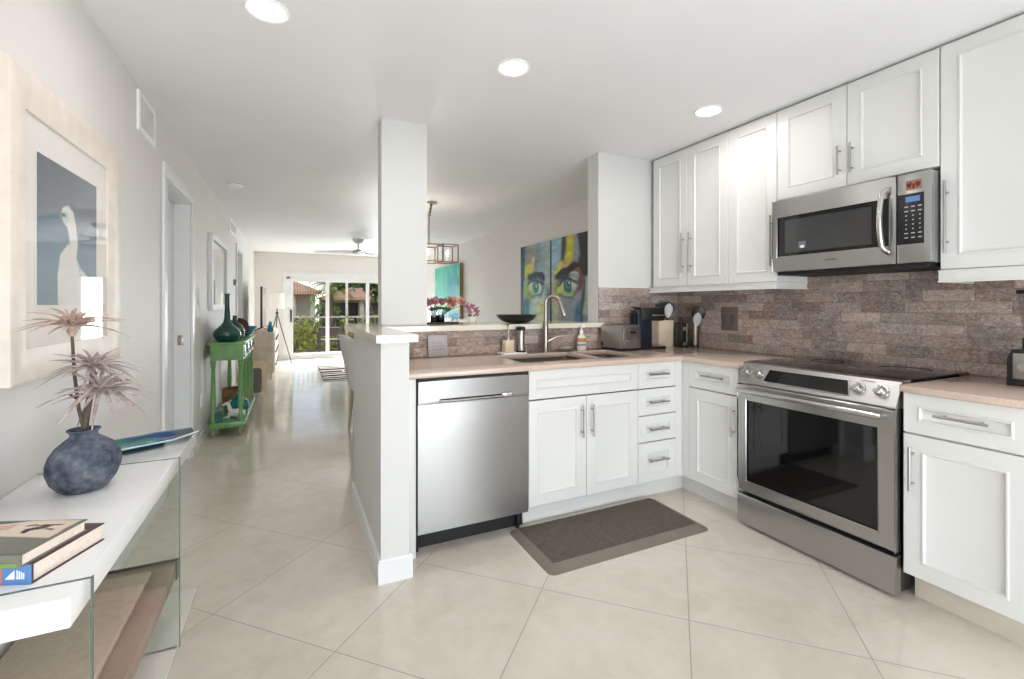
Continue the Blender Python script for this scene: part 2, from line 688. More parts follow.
# partition beside the range wall, half wall, peninsula arm, pillar
m = MB(); m.box(2.147, XR_, 2.943, 3.083, 0, 2.44); struct('wall_partition', m, M_wallw)
m = MB()
m.cells([.36, .487, 2.147], [2.12, 2.943, 3.13], lambda i, j: i == 0 or j == 1, 0, 1.08)
struct('wall_peninsula', m, M_wallw)
m = MB(); m.box(.513, .807, 3.0, 3.13, 1.115, 2.44); struct('wall_pillar', m, M_wallw)
# tile
m = MB(); m.box(.487, 2.147, 2.933, 2.943, .914, 1.08); m.box(2.147, XR_ - .01, 2.933, 2.943, .914, 1.386); struct('trim_1', m, M_tile_x)
m = MB(); m.box(2.96, XR_, .3, 2.943, .914, 1.55); struct('trim_2', m, M_tile_y)


def base_run(mb, x0, x1, y0, y1, h=.105):
    mb.box(x0, x1, y0, y1, 0, h - .012)
    mb.box(x0 + (.004 if x1 - x0 < .05 else 0), x1 - (.004 if x1 - x0 < .05 else 0), y0 + (.004 if y1 - y0 < .05 else 0), y1 - (.004 if y1 - y0 < .05 else 0), h - .012, h)


m = MB()
for a, b in ((YBK, 3.61), (4.63, 7.89), (8.81, YF)):
    base_run(m, XL, XL + .014, a, b)
struct('baseboard_left', m, M_trim)
m = MB(); base_run(m, XL + .014, -.19, YF - .014, YF); base_run(m, 2.45, XR_, YF - .014, YF); struct('baseboard_far', m, M_trim)
m = MB(); base_run(m, XR_ - .014, XR_, 3.083, YF - .014); struct('baseboard_right', m, M_trim)
m = MB()
m.prism([(.346, 2.106), (.501, 2.106), (.501, 2.12), (.36, 2.12), (.36, 3.13), (.346, 3.13)], 'z', 0, .098)
m.prism([(.349, 2.109), (.498, 2.109), (.498, 2.12), (.36, 2.12), (.36, 3.13), (.349, 3.13)], 'z', .098, .11)
m.prism([(.487, 2.12), (.501, 2.12), (.501, 2.255), (.487, 2.255)], 'z', 0, .098)
struct('baseboard_peninsula', m, M_trim)


def casing(name, y0, y1, h=2.08, w=.09, t=.018):
    mb = MB()
    mb.box(XL, XL + t, y0 - w, y0, 0, h, .004)
    mb.box(XL, XL + t, y1, y1 + w, 0, h, .004)
    mb.box(XL, XL + t, y0 - w, y1 + w, h, h + w, .004)
    mb.box(XL - .13, XL, y0, y0 + .015, 0, h); mb.box(XL - .13, XL, y1 - .015, y1, 0, h); mb.box(XL - .13, XL, y0 + .015, y1 - .015, h - .015, h)
    struct(name, mb, M_trim)


casing('trim_3', 3.70, 4.54)
casing('trim_4', 7.98, 8.72)


def door_leaf(name, y0, y1, x):
    d = thing(name, None, None, (x, y0, 0), kind='structure')
    mb = MB()
    w = y1 - y0
    mb.box(-.035, 0, 0, w, .01, 2.06)
    for z0, z1 in ((.2, .95), (1.05, 1.92)):
        for a, b, c, e in ((.12, w - .12, z0, z0 + .02), (.12, w - .12, z1 - .02, z1), (.12, .14, z0 + .02, z1 - .02), (w - .14, w - .12, z0 + .02, z1 - .02)):
            mb.box(0, .006, a, b, c, e)
    mb.build('door_leaf', M_trim, d)
    return d


d1 = door_leaf('door_1', 3.717, 4.523, -.86)
m = MB(); m.box(.005, .012, .03, .065, .93, .99); m.box(.012, .04, .04, .055, .95, .965); m.build('door_handle', M_pull, d1)
d2 = door_leaf('door_2', 7.997, 8.703, -.80)
# strike plate on the far jamb of the near door
m = MB(); m.box(-.835, -.795, 4.521, 4.5245, .925, 1.005, .001); m.box(-.825, -.808, 4.518, 4.521, .945, .985)
struct('trim_5', m, M_nickel)

# ---- sliding glass door in the far wall
w1 = thing('window_1', None, None, (0, YF, 0), kind='structure')
m = MB()
m.box(SX0 - .085, SX0, -.02, .0, 0, SZ + .085); m.box(SX1, SX1 + .085, -.02, 0, 0, SZ + .085); m.box(SX0 - .085, SX1 + .085, -.024, 0, SZ, SZ + .10)
m.box(SX0, SX0 + .05, 0, .14, .05, SZ); m.box(SX1 - .05, SX1, 0, .14, .05, SZ); m.box(SX0, SX1, 0, .14, SZ - .045, SZ); m.box(SX0, SX1, 0, .14, .0, .05)
m.build('window_frame', M_trim, w1)
for k, (a, b, yy) in enumerate(((SX0 + .05, .80, .03), (.72, 1.72, .07), (1.64, SX1 - .05, .03))):
    mb = MB()
    mb.box(a, a + .075, yy, yy + .035, .05, SZ - .045); mb.box(b - .075, b, yy, yy + .035, .05, SZ - .045)
    mb.box(a + .075, b - .075, yy, yy + .035, SZ - .11, SZ - .045); mb.box(a + .075, b - .075, yy, yy + .035, .05, .14)
    s_ = mb.build('sash', M_trim, w1)
    mb = MB(); mb.box(a + .075, b - .075, yy + .014, yy + .02, .14, SZ - .11); mb.build('pane', M_wpane, s_)
m = MB(); m.box(.0, .03, -.02, .028, .86, 1.14, .006); m.move((-.035, 0, 0)); m.build('window_handle', M_black, w1)
# ---- unseen window added behind the camera to let in fill light
w2 = thing('added_back_window', None, None, (0, YBK, 0), kind='structure')
m = MB()
for a, b in ((-.4, -.34), (.86, .94), (2.14, 2.2)):
    m.box(a, b, -.12, -.04, .12, 2.25)
m.box(-.4, 2.2, -.12, -.04, .12, .19); m.box(-.4, 2.2, -.12, -.04, 2.18, 2.25)
m.build('window_frame', M_trim, w2)
m = MB(); m.box(-.34, .86, -.085, -.08, .19, 2.18); m.box(.94, 2.14, -.085, -.08, .19, 2.18); m.build('pane', M_pane, w2)


# ------------------------------------------------------------------ lamps
def downlight(x, y, label, watts, group='recessed ceiling downlights'):
    t = thing('recessed_downlight', label, 'ceiling light', (x, y, 2.44), group=group)
    mb = MB()
    mb.lathe([(.066, -.001), (.084, -.001), (.084, -.006), (.077, -.010), (.066, -.006), (.066, -.001)], n=40, close=False)
    mb.build('trim_ring', M_white, t)
    mb = MB(); mb.lathe([(.001, -.005), (.066, -.005), (.066, -.001), (.001, -.001)], n=32); mb.build('lens', M_emit, t)
    d = bpy.data.lights.new('downlight_lamp', 'AREA')
    d.shape = 'DISK'
    d.size = .13
    d.energy = watts
    d.color = LIGHT_COL
    o = bpy.data.objects.new('downlight_lamp', d)
    o.location = (0, 0, -.014)
    COL.objects.link(o)
    o.parent = t


downlight(-.09, 2.10, 'round recessed ceiling light nearest the left wall', KITCHEN_W)
downlight(1.00, 2.08, 'round recessed ceiling light in the middle, left of the wall cabinets', KITCHEN_W)
downlight(2.30, 2.03, 'round recessed ceiling light nearest the white wall cabinets', KITCHEN_W)


# ------------------------------------------------------------------ kitchen cabinets
def pull(parent, p0, p1, y, r=.0058):
    """bar pull on two posts, local coords, bar at y in front of the door"""
    p0, p1 = Vector(p0), Vector(p1)
    mb = MB()
    mb.cyl((p0.x, y, p0.y), (p1.x, y, p1.y), r, n=12)
    for f in (.16, .84):
        q = p0.lerp(p1, f)
        mb.cyl((q.x, y, q.y), (q.x, .002, q.y), r * .8, n=8)
    return mb.build('handle', M_pull, parent)


def front(kind, parent, x0, x1, z0, z1, rail=.062):
    """shaker front with a raised bead around a sunk panel, face at y=0"""
    g = .0016
    x0, x1, z0, z1 = x0 + g, x1 - g, z0 + g, z1 - g
    mb = MB()
    bm = mb.bm
    rail = min(rail, (z1 - z0) * .3)
    prof = [(0.0, .003), (.003, 0.0), (rail, 0.0), (rail + .003, -.0035), (rail + .008, -.0035), (rail + .013, .007), (rail + .016, .008)]
    loops = []
    for d, y in prof:
        loops.append([bm.verts.new(p) for p in ((x0 + d, y, z0 + d), (x1 - d, y, z0 + d), (x1 - d, y, z1 - d), (x0 + d, y, z1 - d))])
    for a, b in zip(loops, loops[1:]):
        mb.bridge(a, b)
    bm.faces.new(loops[-1])
    back = [bm.verts.new(p) for p in ((x0, .02, z0), (x1, .02, z0), (x1, .02, z1), (x0, .02, z1))]
    mb.bridge(loops[0], back)
    bm.faces.new(back)
    return mb.build(kind, M_cab, parent, smooth=25)


def cabinet(name, label, cat, loc, rz, w, d, z0, z1, fronts, toe=None, toe_mat=None, filler=None, group=None, toe_ext=(0, 0), body_top=None):
    t = thing(name, label, cat, loc, rz, group)
    mb = MB()
    mb.box(.001, w - .001, .022, d, z0, body_top or z1)
    mb.build('carcass', M_cab, t)
    if toe:
        mb = MB(); mb.box(-toe_ext[0], w + toe_ext[1], toe, toe + .016, 0, z0); mb.build('toe_kick', toe_mat or M_cab, t)
    if filler:
        mb = MB(); mb.box(filler[0], filler[1], .004, .022, z0, z1); mb.build('filler_strip', M_cab, t)
    for f in fronts:
        o = front(f[0], t, *f[1:5])
        if len(f) > 5:
            pull(o, f[5], f[6], -.032)
    return t


YB, XB = 2.275, 2.335
BZ0, BZ1 = .118, .884
cabinet('sink_base_cabinet', 'white two-door base cabinet under the sink, beside the dishwasher', 'cabinet', (1.187, YB, 0), 0, .779, .655, BZ0, BZ1,
        [('false_drawer_front', 0, .779, .718, .884),
         ('door', 0, .3885, BZ0, .714, (.349, .475), (.349, .665)),
         ('door', .3885, .779, BZ0, .714, (.421, .475), (.421, .665))], toe=.072, body_top=.67)
cabinet('drawer_base_cabinet', 'narrow white base cabinet with a stack of four drawers', 'cabinet', (1.966, YB, 0), 0, .369, .655, BZ0, BZ1,
        [('drawer', 0, .317, .718, .884, (.068, .809), (.230, .809)),
         ('drawer', 0, .317, .548, .715, (.068, .632), (.230, .632)),
         ('drawer', 0, .317, .377, .545, (.068, .461), (.230, .461)),
         ('drawer', 0, .317, BZ0, .374, (.068, .262), (.230, .262))], toe=.072, filler=(.318, .3725), toe_ext=(0, .075), body_top=.69)
cabinet('corner_base_cabinet', 'white base cabinet with one door and drawer, left of the oven', 'cabinet', (XB, YB, 0), -pi / 2, .446, .62, BZ0, BZ1,
        [('drawer', .06, .43, .720, .884, (.185, .808), (.341, .808)),
         ('door', .06, .43, BZ0, .716, (.403, .482), (.403, .657))], toe=.075, filler=(-.003, .06), toe_ext=(.0715, 0))
cabinet('range_side_base_cabinet', 'white base cabinet with one door and drawer, right of the oven', 'cabinet', (XB, 1.050, 0), -pi / 2, .386, .62, BZ0, BZ1,
        [('drawer', 0, .386, .715, .884, (.115, .807), (.276, .807)),
         ('door', 0, .386, BZ0, .711, (.037, .481), (.037, .662))], toe=.085, toe_mat=plain('tile_toe_kick', S(205, 196, 182), .3), toe_ext=(-.006, 0))
# end panel between half wall and dishwasher
m = MB(); m.box(.488, .552, 2.258, 2.925, 0, .884, .002)
tag(m.build('cabinet_end_panel', M_cab), 'narrow white upright panel between the peninsula wall and the dishwasher', 'panel')

# wall cabinets
XU = 2.66
cabinet('double_wall_cabinet', 'tall white wall cabinet with two doors in the corner', 'cabinet', (XU, 2.900, 0), -pi / 2, .715, .299, 1.392, 2.425,
        [('door', 0, .357, 1.392, 2.425, (.328, 1.49), (.328, 1.788)),
         ('door', .357, .715, 1.392, 2.425, (.401, 1.49), (.401, 1.788))])
cabinet('single_wall_cabinet', 'tall white wall cabinet with one door, left of the microwave', 'cabinet', (XU, 2.185, 0), -pi / 2, .349, .299, 1.392, 2.425,
        [('door', 0, .349, 1.392, 2.425, (.326, 1.488), (.326, 1.798))])
cabinet('bridge_wall_cabinet', 'short white wall cabinet with two doors above the microwave', 'cabinet', (XU, 1.836, 0), -pi / 2, .780, .299, 1.882, 2.425,
        [('door', 0, .391, 1.882, 2.425, (.36, 1.948), (.36, 2.10)),
         ('door', .391, .780, 1.882, 2.425, (.422, 1.945), (.422, 2.10))])
cabinet('right_wall_cabinet', 'tall white wall cabinet with one door, right of the microwave', 'cabinet', (XU, 1.055, 0), -pi / 2, .40, .299, 1.408, 2.425,
        [('door', 0, .40, 1.408, 2.425, (.029, 1.482), (.029, 1.806))])


def light_rail(mb, pts, z0, z1):
    """moulding run: path in plan, two stacked profiles"""
    for (x0, y0), (x1, y1) in zip(pts, pts[1:]):
        for d, a, b in ((.0, z0 + .008, z1 - .006), (.008, z0, z0 + .008), (.006, z1 - .006, z1)):
            if abs(x1 - x0) < 1e-6:
                mb.box(x0 - d, x0 + .016, min(y0, y1) - d, max(y0, y1), a, b)
            else:
                mb.box(min(x0, x1) + .0162, max(x0, x1), y0 - d, y0 + .016, a, b)


m = MB(); light_rail(m, [(2.652, 2.93), (2.652, 1.838), (2.958, 1.838)], 1.349, 1.391)
tag(m.build('light_rail_moulding', M_cab), 'long white moulding under the wall cabinets left of the microwave', 'moulding', 'mouldings under the wall cabinets')
m = MB(); light_rail(m, [(2.652, .655), (2.652, 1.056)], 1.352, 1.407); m.box(2.66, 2.958, 1.042, 1.058, 1.352, 1.407)
tag(m.build('light_rail_moulding', M_cab), 'short white moulding under the wall cabinet right of the microwave', 'moulding', 'mouldings under the wall cabinets')
m = MB(); m.box(2.685, 2.958, .655, 2.94, 2.4255, 2.44); struct('trim_6', m, plain('shadow_line_grey', S(176, 175, 172), .5))  # filler above the wall cabinets, the shadow line put into its grey

# countertops
m = MB()
xs = [.487, 1.205, 1.755, 1.79, 2.15, 2.31, 2.96]
ys = [1.826, 2.25, 2.40, 2.79, 2.933]
xs = [.487, 1.215, 1.765, 1.80, 2.10, 2.31, 2.96]
m.cells(xs, ys, lambda i, j: (j == 0 and i == 5) or (j > 0 and not (j == 2 and i in (1, 3))), .886, .914)
m.bevel_sharp(.003, 2)
counter = tag(m.build('kitchen_countertop', M_quartz), 'long taupe stone worktop with the sink, running around the corner', 'worktop', 'stone worktops')
m = MB(); m.box(2.31, 2.96, .66, 1.052, .886, .914, .003)
tag(m.build('kitchen_countertop', M_quartz), 'short taupe stone worktop right of the oven, under the blender', 'worktop', 'stone worktops')
m = MB()
m.prism([(.335, 2.09), (.522, 2.09), (.522, 2.895), (2.172, 2.895), (2.172, 2.942), (2.146, 2.942), (2.146, 3.45), (.335, 3.45)], 'z', 1.081, 1.1145)
m.bevel_sharp(.003, 2)
tag(m.build('bar_countertop', M_bar), 'cream stone bar top capping the white peninsula half wall', 'bar top')

# sink
sk = thing('kitchen_sink', 'stainless double bowl sink sunk in the worktop below the faucet', 'sink', (1.2, 2.4, .886))


M_sink = brushed('sink_steel', (.30, .26, .23, 1), .36, 0)


def basin(x0, x1, y0, y1, dep):
    mb = MB(); bm = mb.bm
    r = .05

    def loop(ins, z):
        out = []
        for cx, cy, a0 in ((x1 - r, y1 - r, 0), (x0 + r, y1 - r, 90), (x0 + r, y0 + r, 180), (x1 - r, y0 + r, 270)):
            for k in range(6):
                a = radians(a0 + 90 * k / 5)
                rr = r - ins
                out.append(bm.verts.new((cx + rr * cos(a), cy + rr * sin(a), z)))
        return out
    L = [loop(-.0, 0), loop(.002, -dep + .03), loop(.012, -dep + .008), loop(.03, -dep)]
    for a, b in zip(L, L[1:]): mb.bridge(a, b)
    bm.faces.new(L[-1])
    L2 = loop(-.004, 0.0); L3 = loop(-.004, -dep - .006)
    mb.bridge(L[0], L2); mb.bridge(L2, L3); bm.faces.new(L3)
    mb.cyl(((x0 + x1) / 2, (y0 + y1) / 2 + .05, -dep + .001), ((x0 + x1) / 2, (y0 + y1) / 2 + .05, -dep + .004), .04)
    return mb.build('basin', M_sink, sk, loc=(0, 0, -.001))


basin(.015, .565, .0, .39, .2)
basin(.60, .90, .0, .39, .18)

# faucet
fx, fy = 1.63, 2.86
fc = thing('kitchen_faucet', 'brushed nickel gooseneck faucet behind the sink', 'faucet', (fx, fy, .914))
m = MB(); m.lathe([(.03, 0), (.03, .006), (.022, .012), (.020, .05), (.0185, .16), (.021, .175), (.021, .19), (.0175, .205), (.016, .22)], n=24); m.build('base', M_nickel, fc)
D = Vector((.80, -.60, 0)).normalized()
R = .050
arc = [Vector((0, 0, .21)), Vector((0, 0, .349))]
for k in range(1, 13):
    a = pi * k / 12 * .93
    arc.append(D * (R - R * cos(a)) + Vector((0, 0, .349 + R * sin(a))))
last = arc[-1]
m = MB(); m.tube(arc, .0135, 14); m.build('spout', M_nickel, fc)
dn = (arc[-1] - arc[-2]).normalized()
m = MB(); m.tube([last, last + dn * .02, last + dn * .09, last + dn * .105], [.0155, .0175, .022, .020], 16); m.mi = 1; m.cyl(last + dn * .105, last + dn * .108, .016); m.build('spray_head', [M_nickel, M_black], fc)
m = MB(); m.tube([(0.012, -.004, .075), (.05, -.02, .095), (.08, -.033, .112), (.125, -.05, .118)], [.0145, .012, .009, .006], 12); m.build('lever', M_nickel, fc)


# ------------------------------------------------------------------ dishwasher
dw = thing('dishwasher', 'stainless steel dishwasher under the worktop, beside the peninsula wall', 'dishwasher', (.556, 2.262, 0))
W = .627
m = MB(); m.box(0, W, .03, .66, .10, .883); m.box(.0, .006, .004, .03, .10, .883); m.box(0, W, .004, .03, .872, .883); m.build('cabinet_body', M_dark, dw)
m = MB()
# bowed lower door sheet with a flat top band and a pocket behind the grip
def dw_sheet(mb, z0, z1, x0, x1, bow, nx=14, nz=10):
    bm = mb.bm
    vs = []
    for j in range(nz + 1):
        for i in range(nx + 1):
            x = x0 + (x1 - x0) * i / nx; z = z0 + (z1 - z0) * j / nz
            u = (x - .006) / (W - .010) * 2 - 1
            y = .004 - bow * (1 - u * u) * (min(1, (z1 - z) / .08) if bow else 1)
            vs.append(bm.verts.new((x, y, z)))
    for j in range(nz):
        for i in range(nx):
            a = j * (nx + 1) + i
            bm.faces.new((vs[a], vs[a + 1], vs[a + nx + 2], vs[a + nx + 1]))


dw_sheet(m, .110, .750, .008, W - .002, .010)
m.box(.008, W - .002, .006, .03, .104, .112)
m.box(.118, .520, .022, .03, .752, .782)
dwd = m.build('door', M_steel_dark, dw)
m = MB()
m.cells([.008, .118, .522, W - .002], [.7515, .756, .776, .868], lambda i, j: not (i == 1 and j == 1), 0, .032)
for v in m.bm.verts: v.co = Vector((v.co.x, v.co.z - .002, v.co.y))
m.bevel_sharp(.002, 2)
m.build('control_fascia', M_steel_dark, dw)
m = MB(); m.box(.118, .522, .006, .021, .756, .776); m.build('grip_recess', M_black, dw)
m = MB(); m.tube([(.118, .0, .764), (.16, -.012, .763), (.46, -.012, .763), (.475, -.008, .766)], [.005, .006, .006, .005], 10); m.box(.462, .523, -.014, .004, .758, .780, .004); m.build('handle', M_chrome, dw)
m = MB(); m.box(0, W, .085, .1, .0, .10); m.cyl((.015, .06, 0), (.015, .06, .1), .009); m.cyl((W - .04, .06, 0), (W - .04, .06, .1), .009); m.build('toe_kick', M_dark, dw)

# ------------------------------------------------------------------ range
rg = thing('electric_range', 'stainless steel slide-in electric oven range between white base cabinets', 'oven', (2.30, 1.823, 0), -pi / 2)
W = .762
m = MB(); m.box(.004, W - .004, .05, .655, .02, .905); m.build('oven_body', plain('charcoal_enamel', S(38, 36, 36), .4), rg)
for x in (.05, W - .05):
    for y in (.09, .6):
        m = MB(); m.cyl((x, y, 0), (x, y, .022), .014, n=10); m.build('foot', M_black, rg)
m = MB(); m.prism([(.004, .018), (.0, .03), (-.004, .165), (.0, .182), (.045, .182), (.045, .018)], 'x', .0, W); m.bevel_sharp(.004, 2); m.build('storage_drawer', M_steel, rg)
m = MB()
wx0, wx1, wz0, wz1 = .052, .702, .262, .722
m.cells([0, wx0, wx1, W], [.204, wz0, wz1, .800], lambda i, j: not (i == 1 and j == 1), 0, .04)
for v in m.bm.verts: v.co = Vector((v.co.x, v.co.z, v.co.y))
m.bevel_sharp(.005, 2)
od = m.build('oven_door', M_steel, rg)
m = MB(); m.box(wx0, wx1, .008, .03, wz0, wz1); m.build('oven_window', M_blackgl, od)
m = MB()
m.tube([(.03, -.045, .775), (W - .03, -.045, .775)], .0135, 16)
for x in (.045, W - .045): m.tube([(x, -.045, .775), (x, .002, .772)], [.011, .014], 10)
m.build('handle', M_chrome, od)
# sloped control panel
m = MB(); m.prism([(.002, .808), (.0, .815), (.052, .919), (.075, .926), (.12, .926), (.12, .808)], 'x', -.002, W + .002); m.bevel_sharp(.003, 2, 20); m.build('control_panel', M_steelv, rg)
nrm = Vector((0, -.104, .052)).normalized()
nrm = Vector((0, -.8944, .4472))
tan = Vector((0, .4472, .8944))
mid = Vector((0, .026, .867))


def on_panel(x, s, n=0.0):
    p = mid + tan * s + nrm * n
    return Vector((x, p.y, p.z))


m = MB()
a, b, c, d_ = on_panel(.168, .034, .0015), on_panel(.556, .034, .0015), on_panel(.575, -.034, .0015), on_panel(.150, -.034, .0015)
A = [m.bm.verts.new(p) for p in (d_, c, b, a)]
B = [m.bm.verts.new(p - nrm * .006) for p in (d_, c, b, a)]
m.bridge(A, B); m.bm.faces.new(A); m.bm.faces.new(B)
dsp = m.build('display_screen', M_blackgl, rg)
m = MB()
m.tube([on_panel(.144, -.038, .001), on_panel(.581, -.038, .001), on_panel(.561, .038, .001)], .0035, 8)
m.build('display_trim', M_chrome, rg)
for x in (.044, .118, .606, .697):
    kb = None
    mb = MB()
    c0 = on_panel(x, .004, .0)
    mb.tube([c0, c0 + nrm * .006], [.032, .030], 28)
    mb.tube([c0 + nrm * .006, c0 + nrm * .030, c0 + nrm * .034], [.0245, .0215, .019], 28)
    kb = mb.build('knob', M_chrome, rg)
    mb = MB()
    up = (tan * .82 + Vector((.57, 0, 0))).normalized()
    sd = up.cross(nrm)
    mb.obox(c0 + nrm * .036, up, sd, nrm, .020, .006, .008, .002)
    mb.build('grip', M_steelv, kb)
m = MB(); m.box(.0, W, .078, .66, .918, .9265, .002); ck = m.build('glass_cooktop', M_blackgl, rg)
M_ring = plain('cooktop_ring', S(58, 55, 54), .2)
for x, y, r in ((.2, .24, .11), (.57, .24, .09), (.2, .50, .08), (.57, .50, .11)):
    mb = MB(); mb.lathe([(r - .0025, 0), (r, 0), (r, .0004), (r - .0025, .0004), (r - .0025, 0)], (x, y, .9265), 48, close=False); mb.build('burner_ring', M_ring, ck)
M_ink = plain('dark_lettering', S(60, 60, 62), .5)
text_mesh('lettering', 'SAMSUNG', .012, M_ink, rg, on_panel(.640, .043, .0006), (radians(63.4), 0, 0))

# ------------------------------------------------------------------ microwave
mw = thing('microwave_oven', 'stainless steel over-the-range microwave under the short wall cabinet', 'microwave', (2.59, 1.816, 1.445), -pi / 2)
W, H = .760, .416
m = MB(); m.box(.003, W - .003, .03, .375, .0, H); m.build('oven_body', brushed('grey_steel', (.42, .42, .42, 1), .42), mw)
m = MB(); m.box(.02, W - .02, .02, .36, -.02, .0); m.build('vent_underside', M_dark, mw)
m = MB()
DX = .627
m.cells([0, .028, .600, DX], [0, .085, .322, H], lambda i, j: not (i == 1 and j == 1), 0, .032)
for v in m.bm.verts: v.co = Vector((v.co.x, v.co.z, v.co.y))
m.bevel_sharp(.004, 2)
md = m.build('oven_door', M_steel, mw)
m = MB(); m.box(.028, .600, .006, .028, .085, .322); mwin = m.build('door_glass', M_blackgl, md)
m = MB(); m.box(.075, .520, .0052, .006, .108, .296); m.build('viewing_window', plain('grey_mesh_window', S(62, 62, 63), .08, spec=.6), mwin)
m = MB(); m.box(.155, .195, .0042, .0052, .128, .165, ); m.mi = 1; m.box(.165, .186, .0036, .0042, .128, .142); st_ = m.build('sticker', [plain('window_label_grey', S(110, 110, 112), .4), M_white], mwin)
hx = .600
pts = [(hx - .004, .0, .055), (hx - .012, -.028, .072)]
for k in range(0, 11):
    f = k / 10
    pts.append((hx - .018, -.035 - .020 * sin(pi * f), .085 + .245 * f))
pts += [(hx - .012, -.028, .345), (hx - .004, .0, .362)]
m = MB(); m.tube(pts, .0125, 14); m.build('handle', M_chrome, md)
m = MB(); m.box(DX + .002, W, .0, .032, .0, H, .005); cp = m.build('control_panel', M_steel, mw)
m = MB(); m.box(DX - .02 + .022, .733, -.0015, .006, .088, .322, .001); kp = m.build('keypad', M_black, cp)
m = MB(); m.box(.664, .718, -.0025, -.0015, .283, .308); sc = m.build('display_screen', emit('blue_display', (.16, .34, .75, 1), .55), kp)
m = MB()
for r in range(8):
    for c in range(3):
        x = .662 + c * .026; z = .262 - r * .0205
        wd = .014 if r in (0, 1, 6, 7) else .006
        m.box(x - wd / 2 + .004, x + wd / 2 + .004, -.002, -.0015, z - .003, z + .002)
m.build('keypad_legend', plain('legend_white', S(190, 190, 188), .5), kp)
# red emblem on the panel
m = MB(); m.box(.664, .724, -.001, .0, .338, .383)
m.mi = 1
for sx in (-1, 1):
    cx = .694 + sx * .013
    m.prism([(cx, .347), (cx + sx * .013, .356), (cx + sx * .012, .374), (cx + sx * .004, .370), (cx - sx * .004, .377), (cx - sx * .006, .362)], 'y', -.0018, -.001)
m.prism([(.690, .344), (.698, .344), (.699, .362), (.694, .370), (.689, .362)], 'y', -.0020, -.001)
m.build('emblem_sticker', [plain('emblem_tan', S(150, 104, 90), .5), plain('emblem_red', S(96, 30, 22), .5)], cp)
text_mesh('lettering', 'SAMSUNG', .013, M_ink, md, (.33, -.0004, .048), (pi / 2, 0, 0))

# ------------------------------------------------------------------ floor mat
m = MB()
z = .012
P0 = [(1.073, 1.835), (2.10, 1.835), (2.10, 2.30), (1.073, 2.30)]
def rr(x0, y0, x1, y1, r, zz, n=6):
    out = []
    for cx, cy, a0 in ((x1 - r, y1 - r, 0), (x0 + r, y1 - r, 90), (x0 + r, y0 + r, 180), (x1 - r, y0 + r, 270)):
        for k in range(n):
            a = radians(a0 + 90 * k / (n - 1))
            out.append(m.bm.verts.new((cx + r * cos(a), cy + r * sin(a), zz)))
    return out
L = [rr(1.073, 1.835, 2.10, 2.30, .035, 0), rr(1.073, 1.835, 2.10, 2.30, .035, .003), rr(1.125, 1.900, 2.06, 2.282, .012, .017), rr(1.130, 1.905, 2.055, 2.277, .01, .018)]
for a, b in zip(L[:3], L[1:3]): m.bridge(a, b)
m.mi = 1
m.bridge(L[2], L[3]); f = m.bm.faces.new(L[3]); f.material_index = 1
m.mi = 0; m.bm.faces.new(L[0])
def weave(name, a, b, sc):
    g = G(name)
    v = g.obj()
    wv = g.n('ShaderNodeTexWave', wave_type='BANDS', bands_direction='X'); g.link(v, wv.inputs[0]); wv.inputs['Scale'].default_value = sc
    w2_ = g.n('ShaderNodeTexWave', wave_type='BANDS', bands_direction='Y'); g.link(v, w2_.inputs[0]); w2_.inputs['Scale'].default_value = sc
    f = g.m('MULTIPLY', wv.outputs['Fac'], w2_.outputs['Fac'])
    n = g.noise(v, 40, 4)
    f = g.m('ADD', g.m('MULTIPLY', f, .6), g.m('MULTIPLY', n, .5))
    g.set(col=g.ramp(f, [(.15, a), (.75, b)]), rough=.8, spec=.25)
    g.bump(f, .5, .002)
    return g.mat


kmat = tag(m.build('kitchen_mat', [plain('mat_border', S(122, 112, 102), .6), weave('mat_weave', S(78, 70, 61), S(116, 106, 95), 45)], smooth=15),
           'dark brown anti-fatigue mat on the floor before the sink', 'mat')

# ------------------------------------------------------------------ things on the worktop
CZ = .914
# leaning plaque with script
pq = thing('tile_plaque', 'square grey plaque with faint lettering leaning on the tile above the dishwasher', 'sign', (.79, 2.908, CZ))
m = MB(); m.box(0, .128, -.012, 0, 0, .143, .003); o_ = m.build('plaque_board', plain('plaque_grey', S(168, 164, 163), .5), pq, rot=(radians(-8), 0, 0))
m = MB()
random.seed(3)
for r, (z, n) in enumerate(((.088, 5), (.066, 6), (.044, 5))):
    x = .030
    for k in range(n):
        w = random.uniform(.006, .014)
        m.tube([(x, -.0125, z), (x + w * .3, -.0125, z + random.uniform(.004, .011)), (x + w * .6, -.0125, z - .002), (x + w, -.0125, z + .003)], .0011, 5)
        x += w + .004
m.build('lettering', plain('plaque_ink', S(118, 113, 112), .6), o_)

# white tray with dispensers
m = MB(); m.box(1.275, 1.455, 2.805, 2.91, CZ, CZ + .012, .004)
m.mi = 0
tag(m.build('soap_tray', M_white), 'small white tray behind the sink under the dispensers', 'tray')
t = thing('soap_dispenser', 'square cream soap dispenser with a metal pump on the white tray', 'soap dispenser', (1.33, 2.848, CZ + .012))
m = MB(); m.box(-.032, .032, -.032, .032, 0, .085, .006); m.build('body', plain('cream_stone', S(226, 205, 178), .5), t)
m = MB(); m.cyl((0, 0, .085), (0, 0, .10), .014); m.cyl((0, 0, .10), (0, 0, .19), .0055); m.tube([(0, 0, .19), (-.008, -.012, .196), (-.022, -.03, .188)], [.010, .008, .005], 10); m.build('pump', M_nickel, t)
t = thing('sensor_soap_dispenser', 'tall steel cylinder dispenser with a black top on the white tray', 'soap dispenser', (1.425, 2.848, CZ + .012))
m = MB(); m.lathe([(.034, 0), (.036, .01), (.031, .05), (.029, .10), (.032, .135), (.034, .15)], n=24, sx=.9); m.build('body', M_steelv, t)
m = MB(); m.lathe([(.034, .15), (.036, .155), (.036, .168), (.03, .174)], n=24, sx=.9); m.box(-.012, .012, -.05, -.02, .152, .168, .003); m.build('cap', M_black, t)
